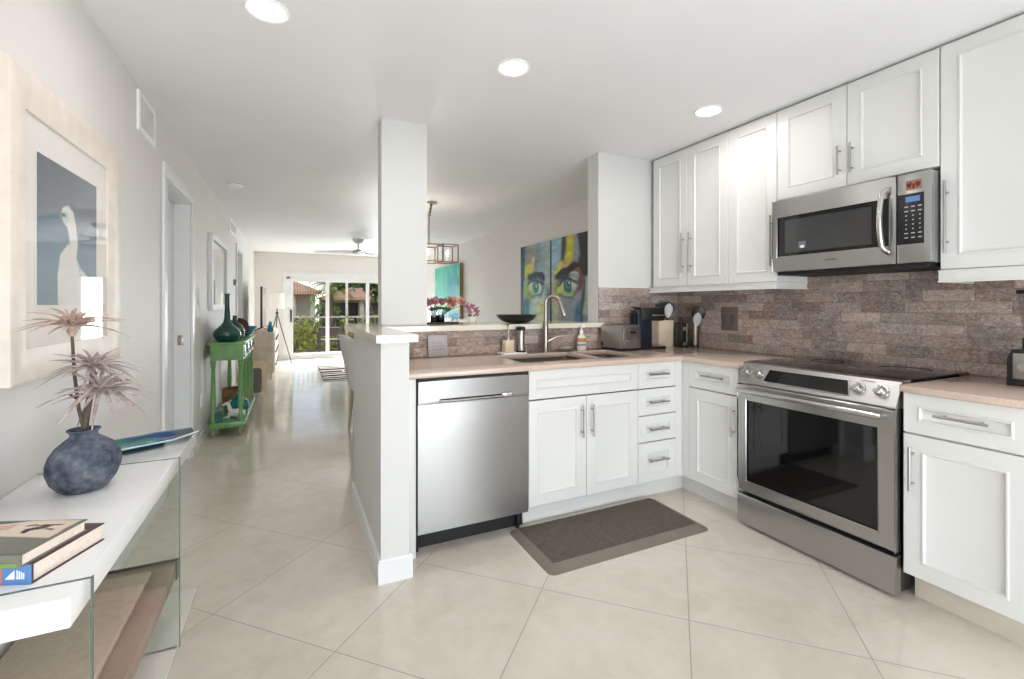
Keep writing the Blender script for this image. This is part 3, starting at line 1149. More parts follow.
m = MB(); m.lathe([(.036, .0), (.038, .008), (.036, .012)], n=24, sx=.9); m.build('base_ring', M_black, t)
m = MB(); m.lathe([(.03, 0), (.058, .010), (.066, .024), (.062, .025), (.054, .014), (.001, .008)], (1.80, 2.862, CZ), 28, 1, .7)
tag(m.build('sponge_dish', M_nickel), 'small oval metal dish on the worktop right of the faucet', 'dish')
t = thing('soap_bottle', 'small clear soap bottle with orange and teal label behind the sink', 'bottle', (1.945, 2.875, CZ))
m = MB(); m.lathe([(.036, 0), (.038, .006), (.038, .085), (.030, .105), (.014, .118), (.012, .125)], n=24, sx=1, sy=.75); m.build('body', plain('pale_liquid', S(226, 218, 205), .15), t)
m = MB(); m.lathe([(.0385, .062), (.0385, .090)], n=24, sx=1, sy=.76, close=False); m.mi = 1; m.lathe([(.0385, .034), (.0385, .050)], n=24, sx=1, sy=.76, close=False); m.build('label', [plain('label_orange', S(200, 130, 92), .5), plain('label_teal', S(120, 160, 170), .5)], t)
m = MB(); m.cyl((0, 0, .125), (0, 0, .15), .013); m.cyl((0, 0, .15), (0, 0, .172), .005); m.box(-.012, .012, -.03, .01, .170, .184, .003); m.build('pump', M_white, t)

# toaster
t = thing('toaster', 'brushed steel two-slice toaster on the worktop in the corner', 'toaster', (2.14, 2.655, CZ), radians(5))
tl, twd, th = .222, .19, .19
m = MB()
m.prism([(-.0, .02), (-.0, .16), (.012, .18), (.035, .19), (twd - .035, .19), (twd - .012, .18), (twd, .16), (twd, .02)], 'y', 0, tl)
m.bevel_sharp(.004, 2, 30)
m.build('housing', M_steelv, t)
m = MB(); m.box(.012, twd - .012, -.012, .0, .022, .172, .006); fp = m.build('front_plate', brushed('dark_steel', (.36, .36, .35, 1), .3), t)
m = MB(); m.box(.075, .115, -.034, -.012, .128, .146, .004); m.build('lever', M_black, fp)
m = MB(); m.cyl((.055, -.012, .07), (.055, -.026, .07), .016); m.build('dial', M_pull, fp)
for z in (.07, .095):
    m = MB(); m.cyl((.135, -.012, z), (.135, -.02, z), .007); m.build('button', M_pull, fp)
m = MB(); m.box(.006, twd - .006, .004, tl - .004, .0, .02); m.box(-.004, .0, tl - .03, tl - .01, .03, .06); m.build('base', M_black, t)
m = MB(); m.box(.045, .075, .05, tl - .05, .186, .1915); m.box(.115, .145, .05, tl - .05, .186, .1915); m.build('bread_slot', M_dark, t)

# pod coffee maker
t = thing('coffee_maker', 'black and navy pod coffee maker beside the steel toaster', 'coffee maker', (2.455, 2.73, CZ), radians(84))
M_navy = plain('navy_plastic', S(15, 25, 40), .25, var=.1)
m = MB(); m.box(-.055, .055, .0, .13, 0, .30, .012); m.build('body', M_navy, t)
m = MB(); m.box(-.057, .057, -.115, .10, .215, .318, .016); hd = m.build('brew_head', M_black, t)
m = MB(); m.box(-.058, .058, -.117, .0, .255, .262, .001); m.build('band', M_chrome, hd)
m = MB(); m.box(-.055, .055, -.125, .0, 0, .022, .006); m.mi = 1; m.box(-.045, .045, -.115, -.01, .022, .026); m.build('drip_tray', [M_black, M_steelv], t)
m = MB(); m.tube([(-.03, .08, .312), (-.03, .128, .318), (.03, .128, .318), (.03, .08, .312)], .006, 8); m.box(-.045, .045, .1305, .150, .02, .28, .008); m.build('water_tank', glass('smoky_glass', (.55, .6, .65, 1)), t)

# utensil holder and neighbours
t = thing('utensil_holder', 'cream wooden box holder full of black utensils beside the coffee maker', 'utensil holder', (2.622, 2.795, CZ))
M_lwood = plain('pale_wood', S(228, 211, 188), .5, var=.08, scale=14)
m = MB()
m.cells([0, .008, .147, .155], [0, .008, .112, .12], lambda i, j: not (i == 1 and j == 1), 0, .215); m.box(.008, .147, .008, .112, 0, .01)
m.build('box', M_lwood, t)


M_ugrey = plain('utensil_grey', S(196, 197, 200), .4)


def utensil(name, label, x, y, lean, kind, mat, L, base=(2.622, 2.795, CZ + .012), grp='utensils in the cream holder'):
    t_ = thing(name, label, 'utensil', base, 0, grp)
    b_ = Vector((x, y, 0)); d_ = Vector(lean).normalized()
    mb = MB(); mb.tube([b_, b_ + d_ * (L * .65)], [.005, .006], 8); mb.build('handle', M_black, t_)
    e = b_ + d_ * (L * .62)
    mb = MB()
    sd_ = d_.cross(Vector((-.7, -.72, .1))).normalized(); nn = d_.cross(sd_)
    prof = {'spoon': [(0, .008), (.02, .022), (.05, .031), (.08, .026), (.10, .006)], 'turner': [(0, .008), (.02, .030), (.06, .036), (.10, .037), (.105, .034)], 'ladle': [(0, .01), (.015, .03), (.045, .042), (.075, .036), (.09, .01)]}[kind]
    rings = []
    for s, wd in prof:
        s, wd = s * 1.15, wd * (1.3 if mat is M_black else 1.05)
        c = e + d_ * s
        rings.append([mb.bm.verts.new(c + sd_ * wd * cos(2 * pi * k / 10) + nn * (.007 if kind != 'turner' else .0025) * sin(2 * pi * k / 10)) for k in range(10)])
    for a_, b2 in zip(rings, rings[1:]): mb.bridge(a_, b2)
    mb.bm.faces.new(rings[0]); mb.bm.faces.new(rings[-1])
    mb.build('head', mat, t_)


utensil('cooking_spoon', 'black cooking spoon standing tallest in the cream holder', .115, .06, (.10, -.03, 1), 'ladle', M_black, .40)
utensil('spatula', 'black spatula with a wide head, upright behind the tallest spoon', .095, .08, (.19, .02, 1), 'turner', M_black, .36)
utensil('serving_spoon', 'white headed serving spoon in front in the cream holder', .09, .03, (.05, -.10, 1), 'spoon', M_ugrey, .36)
utensil('ladle', 'black ladle leaning far right out of the bronze steel cylinder', 0, .019, (.01, -.21, 1), 'ladle', M_black, .34, (2.922, 2.71, CZ + .012), 'utensils in the steel cylinder')
utensil('rice_paddle', 'white rice paddle leaning right below the black ladle', -.004, .014, (-.03, -.22, 1), 'spoon', M_ugrey, .25, (2.922, 2.71, CZ + .012), 'utensils in the steel cylinder')
utensil('slotted_turner', 'black turner behind the white serving spoon', .11, .09, (.02, .0, 1), 'turner', M_black, .34)

t = thing('can_opener', 'slim black electric can opener right of the cream utensil holder', 'can opener', (2.757, 2.695, CZ), radians(-8))
m = MB(); m.box(0, .058, 0, .085, 0, .20, .012); m.build('body', M_black, t)
m = MB(); m.box(.018, .04, -.008, .0, .135, .165, .003); m.cyl((.03, -.012, .03), (.03, .0, .03), .017); m.build('cutter', M_chrome, t)
t = thing('paper_holder', 'narrow white canister between the can opener and the steel tumbler', 'canister', (2.872, 2.77, CZ))
m = MB(); m.lathe([(.020, 0), (.020, .18), (.017, .188)], n=20); m.build('body', M_white, t)
m = MB(); m.lathe([(.023, 0), (.023, .03), (.021, .035)], n=20); m.build('base', M_black, t)
t = thing('steel_tumbler', 'tall bronze steel cylinder holding a ladle, against the range wall tile', 'utensil holder', (2.922, 2.71, CZ))
m = MB(); m.lathe([(.028, 0), (.030, .20), (.0275, .20), (.026, .01), (.001, .01)], n=22); m.build('body', M_bronze, t)
m = MB(); m.lathe([(.0285, .0), (.0285, .012)], n=22); m.build('foot_ring', M_black, t)

# outlet cover on the range wall
t = thing('outlet_cover', 'grey brown double outlet cover on the tile left of the oven', 'outlet', (2.958, 2.484, 1.06), -pi / 2)
M_out = plain('outlet_brown', S(112, 98, 94), .4)
m = MB(); m.box(0, .14, -.006, 0.001, 0, .175, .002); m.build('plate', M_out, t)
m = MB()
for x in (.022, .085):
    m.box(x, x + .034, -.008, -.006, .052, .122, .002)
m.build('socket', plain('socket_brown', S(96, 84, 81), .4), t)

# blender
t = thing('blender', 'steel and black blender with a glass jar at the worktop end', 'blender', (2.78, .776, CZ), -pi / 2)
m = MB()
m.prism([(-.078, .012), (.078, .012), (.078, .11), (.064, .15), (-.064, .15), (-.078, .11)], 'y', -.065, .085); m.bevel_sharp(.008, 2, 40)
bb = m.build('motor_base', M_black, t)
m = MB(); m.box(-.060, .060, -.0668, -.0652, .03, .135, .001); fp = m.build('front_plate', M_steelv, bb)
m = MB(); m.cyl((-.03, -.066, .08), (-.03, -.076, .08), .014); m.cyl((.03, -.066, .08), (.03, -.076, .08), .014); m.box(-.006, .006, -.074, -.066, .06, .1); m.build('button', M_chrome, fp)
m = MB(); m.box(-.08, .08, -.068, .088, 0, .014, .004); m.build('foot', M_black, bb)
m = MB(); m.lathe([(.048, .15), (.050, .155), (.050, .195), (.044, .205)], n=28); m.build('collar', M_black, t)
m = MB(); m.lathe([(.044, .205), (.050, .24), (.066, .385), (.064, .385), (.048, .245), (.042, .21)], n=28, close=False); m.build('jar', glass('jar_glass', (.92, .92, .89, 1)), t)
m = MB(); m.lathe([(.068, .383), (.069, .398), (.05, .402), (.03, .402), (.028, .415), (.001, .416)], n=28); m.build('lid', M_black, t)

# ------------------------------------------------------------------ things on the bar top
BZ = 1.1145
m = MB(); m.lathe([(.045, 0), (.08, .004), (.118, .020), (.143, .043), (.155, .062), (.150, .062), (.12, .034), (.06, .014), (.001, .012)], (1.53, 3.13, BZ), 40)
tag(m.build('shallow_bowl', plain('matte_black', S(20, 21, 22), .4)), 'wide shallow black bowl on the bar top behind the dispensers', 'bowl')
m = MB(); m.box(.86, 1.10, 3.19, 3.31, BZ, BZ + .012, .004)
tag(m.build('vase_tray', plain('dark_tray', S(38, 30, 26), .3)), 'dark narrow tray under the flower vases on the bar top', 'tray')
M_petal = plain('pink_petal', S(190, 128, 132), .6, var=.3, scale=30)
M_petal2 = plain('coral_petal', S(202, 146, 130), .6, var=.3, scale=30)
M_petal3 = plain('mauve_petal', S(170, 112, 126), .6, var=.25, scale=30)
M_stemg = plain('olive_stem', S(92, 98, 62), .6)
M_leafg = plain('leaf_green', S(80, 104, 58), .5, var=.25, scale=20)


def petal(mb, c, d, L, w, curl=.3):
    d = Vector(d).normalized()
    s_ = d.cross(Vector((random.uniform(-1, 1), random.uniform(-1, 1), random.uniform(-1, 1)))).normalized()
    n_ = s_.cross(d)
    rings = []
    for k in range(5):
        f = k / 4
        ww = w * (sin(pi * (.12 + .83 * f)) ** .8)
        p = Vector(c) + d * (L * f) + n_ * (curl * L * f * f)
        rings.append([mb.bm.verts.new(p + s_ * ww), mb.bm.verts.new(p + n_ * .0015), mb.bm.verts.new(p - s_ * ww), mb.bm.verts.new(p - n_ * .0015)])
    for a_, b_ in zip(rings, rings[1:]): mb.bridge(a_, b_)


def bouquet(loc, label, mats, heads, group):
    """glass vase with a clear neck and dark foot; flowers are a thing of their own inside"""
    x, y, z = loc
    v_ = thing('bud_vase', label[0], 'vase', loc, group='bud vases on the bar top')
    mb = MB(); mb.lathe([(.026, 0), (.028, .004), (.028, .048), (.026, .05), (.001, .05)], n=20); mb.build('body', M_blackgl, v_)
    mb = MB(); mb.lathe([(.027, .05), (.026, .078), (.0255, .078), (.0265, .05)], n=20, close=False); mb.build('neck', M_pane, v_)
    f_ = thing('flower_bunch', label[1], 'flowers', (x, y, z + .052), group='flowers on the bar top')
    ms, mp, ml = MB(), MB(), MB()
    for hx, hy, hz, r in heads:
        ms.tube([(hx * .1, hy * .1, 0), (hx * .5, hy * .5, hz * .55), (hx, hy, hz)], [.0025, .0022, .002], 6)
        for k in range(9):
            a = 2 * pi * k / 9 + random.random()
            el = random.uniform(.3, 1.3)
            petal(mp, (hx, hy, hz), (cos(a) * cos(el), sin(a) * cos(el), sin(el)), r * random.uniform(.8, 1.2), r * .28, random.uniform(-.2, .4))
        for k in range(2):
            a = random.uniform(0, 2 * pi)
            petal(ml, (hx * .4, hy * .4, hz * .45), (cos(a), sin(a), .5), .045, .010, .4)
    ms.build('stems', M_stemg, f_); mp.build('petals', mats, f_); ml.build('leaves', M_leafg, f_)


random.seed(5)
bouquet((.925, 3.25, BZ + .012), ('small black footed glass vase nearest the pillar on the bar', 'pink tulip like flowers in the vase nearest the pillar'), M_petal,
        [(-.03, 0, .075, .055), (.02, .02, .08, .055), (.05, -.02, .07, .05), (-.055, .02, .06, .05), (.0, -.03, .085, .05)], 'f')
bouquet((.975, 3.25, BZ + .012), ('small black footed glass vase second from the pillar on the bar', 'coral flowers spreading right from the second vase'), M_petal2,
        [(.06, 0, .085, .055), (.10, .01, .09, .055), (.14, -.01, .088, .05), (.085, -.03, .055, .05), (.17, .02, .07, .045)], 'f')
t = thing('orchid_pot', 'small white pot holding the mauve orchid on the bar top', 'pot', (1.225, 3.26, BZ))
m = MB(); m.lathe([(.022, 0), (.03, .04), (.032, .05), (.028, .05), (.001, .042)], n=22); m.build('body', M_white, t)
m = MB(); m.lathe([(.034, 0), (.038, .004), (.034, .006), (.001, .006)], n=22); m.build('saucer', M_lwood, t)
f_ = thing('orchid', 'mauve orchid spray arching above the small white pot', 'flowers', (1.225, 3.26, BZ + .044), group='flowers on the bar top')
m = MB(); m.tube([(0, 0, 0), (-.02, 0, .04), (-.02, 0, .08), (.02, -.01, .085)], .002, 6); m.build('stems', M_stemg, f_)
m = MB()
for c in ((-.045, 0, .085), (-.01, -.01, .075), (.02, -.01, .06), (.035, -.005, .032), (-.02, 0, .05)):
    for k in range(6):
        a = 2 * pi * k / 6 + random.random()
        petal(m, c, (cos(a), -.35, sin(a)), .03, .011, .1)
m.build('petals', M_petal3, f_)
m = MB(); petal(m, (0, 0, .0), (.8, 0, .4), .045, .012, -.3); petal(m, (0, 0, .0), (-.8, 0, .4), .045, .012, -.3); m.build('leaves', M_leafg, f_)
t = thing('glass_ornament', 'pale blue glass starfish ornament between the vases and the orchid', 'ornament', (1.085, 3.25, BZ + .012))
m = MB()
for k in range(5):
    a = 2 * pi * k / 5 + .3
    m.tube([(0, 0, .038), (.045 * cos(a), 0.0, .038 + .036 * sin(a))], [.016, .004], 8)
m.build('star', plain('aqua_glass', S(150, 205, 225), .08, spec=.7), t)
m = MB(); m.cyl((0, 0, 0), (0, 0, .022), .012, .008); m.build('foot', M_white, t)

# ------------------------------------------------------------------ left wall : console, print, vents
ZT = .70
cs = thing('console_table', 'white slab console table on clear glass legs along the left wall', 'console table', (XL, 1.14, 0))
m = MB(); m.box(.004, .374, 0, 1.256, ZT - .058, ZT, .003); m.build('tabletop', plain('gloss_white', S(240, 240, 239), .12, var=.01), cs)
M_gedge = plain('glass_edge', S(96, 112, 106), .15)
M_gclear = glass('leg_glass', (.91, .945, .925, 1))
for k, yy in enumerate((.062, .868)):
    mb = MB()
    mb.box(.006, .384, yy, yy + .012, .022, ZT - .0585)
    gl = mb.build('glass_leg', M_gclear, cs)
    mb = MB()
    mb.box(.384, .386, yy, yy + .012, .022, ZT + .001)
    mb.box(.006, .384, yy, yy + .006, ZT, ZT + .0012)
    mb.build('edge', M_gedge, gl)
m = MB(); m.box(.004, .376, 0, 1.256, 0, .022, .002); m.build('plinth', plain('cream_plinth', S(228, 223, 214), .15, var=.01), cs)

# bench under the console
bn = thing('low_bench', 'brown wooden bench with a woven seat pad under the white console', 'bench', (XL + .02, .95, 0.022))
M_bwood = plain('walnut_brown', S(166, 142, 128), .4, var=.15, scale=8)
m = MB(); m.box(.0, .325, 0, 1.25, .17, .225, .004); m.build('bench_top', M_bwood, bn)
m = MB(); m.box(.0, .262, 0.02, 1.16, .225, .25, .008); m.build('seat_pad', weave('seagrass', S(186, 162, 146), S(222, 204, 188), 60), bn)
for x in (.03, .19):
    for y in (.04, 1.10):
        mb = MB(); mb.box(x - .02, x + .02, y - .02, y + .02, 0, .17, .003); mb.build('leg', M_bwood, bn)
m = MB(); m.box(-.002, .328, 1.25, 1.256, .165, .232); m.box(.325, .329, 1.215, 1.256, .165, .232); m.build('end_cap', plain('smoke_metal', S(98, 100, 94), .25), bn)

# books
BD = Vector((-.925, .38, 0)).normalized()
ang = atan2(BD.y, BD.x) - pi


def book(name, label, near, z, spine_L, wid, th, cover, page, group):
    """local x: along the spine to the right, y: away from the spine"""
    t_ = thing(name, label, 'book', (near[0], near[1], z), ang, group)
    mb = MB(); mb.box(-spine_L + .004, -.004, .004, wid - .004, .003, th - .003); mb.build('pages', page, t_)
    mb = MB()
    mb.box(-spine_L, 0, 0, wid, 0, .003, .001); mb.box(-spine_L, 0, 0, wid, th - .003, th, .001); mb.box(-spine_L, 0, -.002, .003, 0, th, .001)
    return t_, mb.build('cover', cover, t_)


M_page = plain('book_pages', S(236, 221, 208), .7, var=.05, scale=80)
b1, c1 = book('hardcover_book', 'thick hardcover book with a blue spine, bottom of the pair on the console', (-.462, 1.228), ZT, .235, .172, .040, plain('plum_cover', S(84, 58, 62), .4), M_page, 'books on the white console')
m = MB(); m.box(-.235, -.054, -.0032, -.002, .0005, .0395); m.mi = 1; m.box(-.054, 0.0, -.0034, -.002, .0005, .0395)
m.build('spine_wrap', [plain('spine_orange', S(214, 122, 96), .35), plain('spine_blue', S(92, 142, 202), .35)], c1)
m = MB()
m.prism([(-.048, .012), (-.030, .012), (-.030, .030)], 'y', -.0042, -.0034)
for k in range(4): m.box(-.026 + k * .004, -.024 + k * .004, -.0042, -.0034, .012, .030 - k * .002)
m.build('emblem', M_white, c1)
b2, c2 = book('hardcover_book', 'grey green hardcover book with a pale picture, on top of the blue spined one', (-.474, 1.216), ZT + .0402, .235, .150, .026, plain('sage_cover', S(120, 120, 108), .45), M_page, 'books on the white console')
P = Paint(72, 54, S(122, 122, 112), .03, 2)
P.p([(.0, .62), (.98, .42), (.98, .99), (.0, .99)], (226, 208, 190), .02)
P.p([(.0, .42), (.4, .60), (.42, .80), (.0, .70)], (226, 208, 190), .02).p([(.0, .74), (.52, .99), (.0, .99)], (84, 98, 98), .02)
for k in range(3): P.p([(.0, .50 + .07 * k), (.46, .72 + .07 * k), (.46, .75 + .07 * k), (.0, .53 + .07 * k)], (168, 92, 92), .02)
P.e(.70, .74, .10, .05, (52, 46, 44), 30).e(.76, .84, .13, .03, (60, 50, 46), 10).e(.64, .66, .03, .08, (50, 44, 42), 20).e(.84, .70, .06, .02, (70, 56, 50), -20).e(.60, .84, .05, .02, (70, 56, 50), 40)
M_print = vcol_mat('printed_cover', .45)
painted('cover_picture', P, .229, .144, M_print, c2, (-.232, .003, .0264), (0, 0, 0), tex='xy')
m = MB(); m.box(-.06, -.005, -.0032, -.002, .002, .010); m.build('spine_stripe', plain('stripe_green', S(120, 160, 84), .4), c2)

# weathered vase and dried plant
VX, VY = -.563, 1.80
t = thing('clay_vase', 'squat blue grey clay vase with a narrow neck on the white console', 'vase', (VX, VY, ZT))
prof = [(.066, 0), (.074, .006), (.098, .035), (.111, .07), (.113, .095), (.105, .125), (.086, .152), (.060, .172), (.044, .182), (.040, .190), (.044, .198), (.052, .205), (.050, .209), (.042, .206), (.034, .196), (.032, .16)]
prof = [(r * .77, z * .86) for r, z in prof]
g = G('weathered_clay'); v = g.obj()
f = g.m('ADD', g.m('MULTIPLY', g.noise(v, 16, 6, .65), .7), g.m('MULTIPLY', g.noise(v, 60, 3), .3))
g.set(col=g.ramp(f, [(.36, S(54, 60, 72)), (.48, S(84, 92, 106)), (.6, S(112, 118, 128)), (.7, S(150, 142, 136))]), rough=.75, spec=.25); g.bump(f, .4, .004)
m = MB(); m.lathe(prof, n=44)
for v_ in m.bm.verts:
    k = sin(pi * min(1, v_.co.z / .16))
    v_.co.x += .008 * k * (v_.co.z / .16 - .35); v_.co.z *= 1 + .03 * (v_.co.x / .09) * k
m.build('body', g.mat, t)
pl = thing('dried_plant', 'dried spiky plant with three mauve grey rosettes in the clay vase', 'plant', (VX, VY, ZT + .125))
M_dry = plain('dry_leaf', S(180, 164, 160), .75, var=.28, scale=40)
M_dryw = plain('dry_leaf_warm', S(192, 166, 154), .75, var=.28, scale=40)
M_stick = plain('dry_stem', S(92, 80, 66), .8, var=.25, scale=60, bump=.5, bscale=200)
random.seed(11)
RT = Vector((cos(TH), -sin(TH), 0)); FW = Vector((sin(TH), cos(TH), 0))


def at(px, py, depth=0.0):
    """point in the vertical plane through the vase that faces the room, local to the plant"""
    b = (Vector((VX, VY, 0)).dot(FW)) + depth
    return RT * ((px - 512) / 461 * b) + FW * b + Vector((0, 0, 1.25 + (305 - py) / 461 * b)) - Vector((VX, VY, ZT + .125))


stem_a = [at(86, 437), at(79, 410), at(74.5, 375), at(72, 335)]
stem_b = [at(84, 437), at(87, 412, .01), at(91, 392, .01), at(93, 375, .01)]
stem_c = [at(88, 405, .01), at(94, 385, -.02), at(99, 391, -.03)]
m = MB(); m.tube(stem_a, [.0055, .005, .0045, .004], 8); m.tube([at(76, 398), at(69, 394)], [.004, .003], 6); m.build('stem', M_stick, pl)
m = MB(); m.tube(stem_b, [.008, .009, .008, .007], 8); m.tube(stem_c, [.006, .007, .006], 8); m.build('stem', M_stick, pl)


def rosette(c, n, L, mat, el0, el1, cup=True):
    mb = MB()
    if cup:
        mb.tube([c + Vector((0, 0, -.028)), c + Vector((0, 0, -.012)), c + Vector((0, 0, .012))], [.006, .013, .006], 10)
    for k in range(n):
        a = 2 * pi * k * .381966 + random.uniform(-.2, .2)
        f = k / (n - 1)
        el = el0 + (el1 - el0) * f + random.uniform(-.12, .12)
        l = L * random.uniform(.75, 1.12) * (1 - .25 * f)
        d = Vector((cos(a) * cos(el), sin(a) * cos(el), sin(el)))
        h = Vector((cos(a), sin(a), 0))
        dr_ = random.uniform(.2, .8)
        pts = []
        for j in range(7):
            s = j / 6
            pts.append(c + h * l * (s * cos(el) + .42 * s * s * max(sin(el), 0)) + Vector((0, 0, l * (s * sin(el) - dr_ * s * s))))
        mb.tube(pts, [.005, .0062, .006, .0054, .0045, .0032, .0009], 6, up=(0, 0, 1), flat=.5)
    return mb.build('rosette', mat, pl)


rosette(at(72, 327), 38, .122, M_dryw, .2, 1.5)
rosette(at(93, 368), 36, .112, M_dry, .1, 1.5)
rosette(at(101, 390, -.03), 46, .122, M_dry, -.3, 1.5, False)

# long glass dish
gd = thing('glass_dish', 'long narrow blue and green glass dish on the far end of the console', 'dish', (-.535, 2.225, ZT), radians(27))
P = Paint(90, 40, S(16, 72, 122), .06, 4)
P.p([(-.1, -.1), (.34, -.1), (.22, 1.1), (-.1, 1.1)], (46, 120, 118), .1).p([(.28, .5), (.52, .5), (.42, 1.0), (.2, 1.0)], (40, 120, 104), .1)
P.e(.36, .35, .16, .07, (150, 190, 205), 10).e(.12, .3, .14, .08, (130, 180, 176), 20).e(.55, .62, .10, .18, (30, 122, 108), -20).e(.62, .45, .05, .1, (110, 170, 190), 30).e(.75, .6, .1, .2, (22, 44, 120), 0)
P.p([(.86, -.1), (1.1, -.1), (1.1, 1.1), (.84, 1.1)], (92, 92, 96), .05)
P.p([(-.1, -.1), (1.1, -.1), (1.1, .07), (-.1, .07)], (176, 206, 210), .04).p([(-.1, .95), (1.1, .95), (1.1, 1.1), (-.1, 1.1)], (120, 160, 176), .04)
P.streak(30, 60, .15)
nx, ny = 90, 40
LN, WD = .38, .17
od_ = painted('glass_body', P, LN, WD, vcol_mat('art_glass', .12, 0, .4), gd, (-LN / 2, -WD / 2, 0), tex='xy')
for i, v_ in enumerate(od_.data.vertices):
    u = (v_.co.x / LN) * 2 - 1; w_ = (v_.co.y / WD) * 2 - 1
    tap = 1 - .55 * max(0, u - .45) / .55 - .25 * max(0, -u - .6) / .4
    v_.co.y = WD / 2 + w_ * tap * WD / 2
    v_.co.z = .010 + .014 * w_ * w_ + .010 * max(0, abs(u) - .5) + .004
md_ = od_.modifiers.new('thickness', 'SOLIDIFY'); md_.thickness = .006; md_.offset = -1
m = MB(); m.box(-.10, .08, -.022, .022, .0, .009, .003); m.build('foot', plain('teal_glass', S(22, 92, 108), .1), gd)

# framed egret print
fp = thing('framed_print', 'large pale wood framed print of a white egret on the left wall', 'picture', (XL, 1.79, 1.015), pi / 2)
W, H = .92, .945
M_frame = plain('whitewashed_wood', S(232, 221, 211), .45, var=.05, scale=12)
m = MB(); bm = m.bm
prof = [(0, 0), (0, -.030), (.012, -.036), (.080, -.030), (.104, -.022), (.112, -.020), (.112, 0)]
loops = [[bm.verts.new(p) for p in ((d, y, d * .9), (W - d, y, d * .9), (W - d, y, H - d), (d, y, H - d))] for d, y in prof]
for a, b in zip(loops, loops[1:]): m.bridge(a, b)
m.bridge(loops[-1], loops[0])
m.build('frame', M_frame, fp)
m = MB(); m.box(.10, W - .10, -.012, 0, .09, H - .10); m.build('mat_board', plain('mat_board', S(240, 234, 229), .7, var=.01), fp)
P = Paint(110, 110, S(104, 110, 120), .0, 1)
P.C = np.array([lin(c) for c in (92, 98, 108)]) * (P.V[..., None]) + np.array([lin(c) for c in (128, 142, 152)]) * (1 - P.V[..., None])
P.p([(-.1, .60), (.5, .52), (1.1, .60), (1.1, .44), (.5, .46), (-.1, .46)], (98, 120, 134), .05)
P.p([(-.1, -.1), (1.1, -.1), (1.1, .46), (.5, .46), (-.1, .48)], (116, 142, 156), .04)
EG = (226, 224, 220)
P.p([(.30, -.05), (.29, .2), (.33, .36), (.44, .44), (.52, .46), (.60, .36), (.68, .28), (.80, .24), (.95, .14), (1.05, -.05)], EG, .015)
P.p([(.50, .40), (.60, .36), (.63, .46), (.60, .60), (.55, .70), (.46, .735), (.38, .71), (.34, .655), (.38, .60), (.45, .57), (.48, .50)], EG, .015)
P.e(.42, .645, .06, .05, (206, 214, 214)).p([(.0, .555), (.32, .615), (.37, .665), (.30, .660), (.02, .575)], (66, 104, 124), .012)
P.p([(.30, .625), (.44, .645), (.42, .67), (.33, .665)], (110, 124, 120), .01).e(.375, .655, .012, .010, (40, 44, 46))
P.p([(.66, .0), (.70, .16), (.80, .20), (.93, .12), (1.0, -.02)], (238, 237, 234), .02).p([(.60, .33), (.67, .28), (.69, .18), (.655, .27)], (176, 180, 180), .01)
P.streak(6, 40, .08)
painted('print', P, .497, .493, vcol_mat('egret_print', .6), fp, (.198, -.0127, .235))
m = MB(); m.box(.108, W - .108, -.019, -.0175, .098, H - .108); m.build('glazing', M_pane, fp)


def vent(label, y0, y1, z0, z1):
    t_ = thing('wall_vent', label, 'vent', (XL, y0, z0), pi / 2, 'air vents on the left wall')
    w, h = y1 - y0, z1 - z0
    mb = MB(); mb.cells([0, .03, w - .03, w], [0, .03, h - .03, h], lambda i, j: not (i == 1 and j == 1), 0, .012)
    for v_ in mb.bm.verts: v_.co = Vector((v_.co.x, -v_.co.z, v_.co.y))
    mb.build('frame', M_white, t_)
    mb = MB(); mb.box(.03, w - .03, -.002, 0, .03, h - .03); mb.build('backing', plain('vent_dark', S(120, 118, 114), .7), t_)
    mb = MB()
    n = 12
    for k in range(n):
        z = .03 + (h - .06) * (k + .5) / n
        mb.prism([(-.003, z - .006), (-.010, z + .001), (-.010, z + .003), (-.003, z - .003)], 'x', .03, w - .03)
    mb.build('louvers', plain('vent_louver', S(196, 194, 190), .5), t_)


vent('square white air vent high on the left wall above the near door', 3.09, 3.42, 2.19, 2.41)
vent('small air vent high on the left wall beyond the white framed picture', 7.1, 7.85, 2.23, 2.41)

# light switch, thermostat, outlet
t = thing('light_switch', 'white light switch on the left wall right of the near door', 'switch', (XL, 4.80, 1.135), pi / 2)
m = MB(); m.box(0, .075, -.006, 0, 0, .12, .002); m.build('plate', M_white, t)
m = MB(); m.box(.022, .053, -.009, -.006, .03, .09, .001); m.build('rocker', M_white, t)
t = thing('thermostat', 'small grey thermostat on the far part of the left wall', 'thermostat', (XL + .012, 7.60, 1.53), pi / 2)
m = MB(); m.box(0, .11, -.022, .012, 0, .085, .004); m.build('body', plain('grey_plastic', S(150, 150, 150), .4), t)
m = MB(); m.box(.025, .085, -.0225, -.0215, .035, .07); m.build('screen', M_dark, t)
t = thing('wall_outlet', 'white wall outlet low on the left wall by the green table', 'outlet', (XL, 4.98, .32), pi / 2)
m = MB(); m.box(0, .075, -.006, 0, 0, .12, .002); m.build('plate', M_white, t)
m = MB(); m.box(.022, .053, -.008, -.006, .02, .052, .001); m.box(.022, .053, -.008, -.006, .068, .10, .001); m.build('socket', M_white, t)

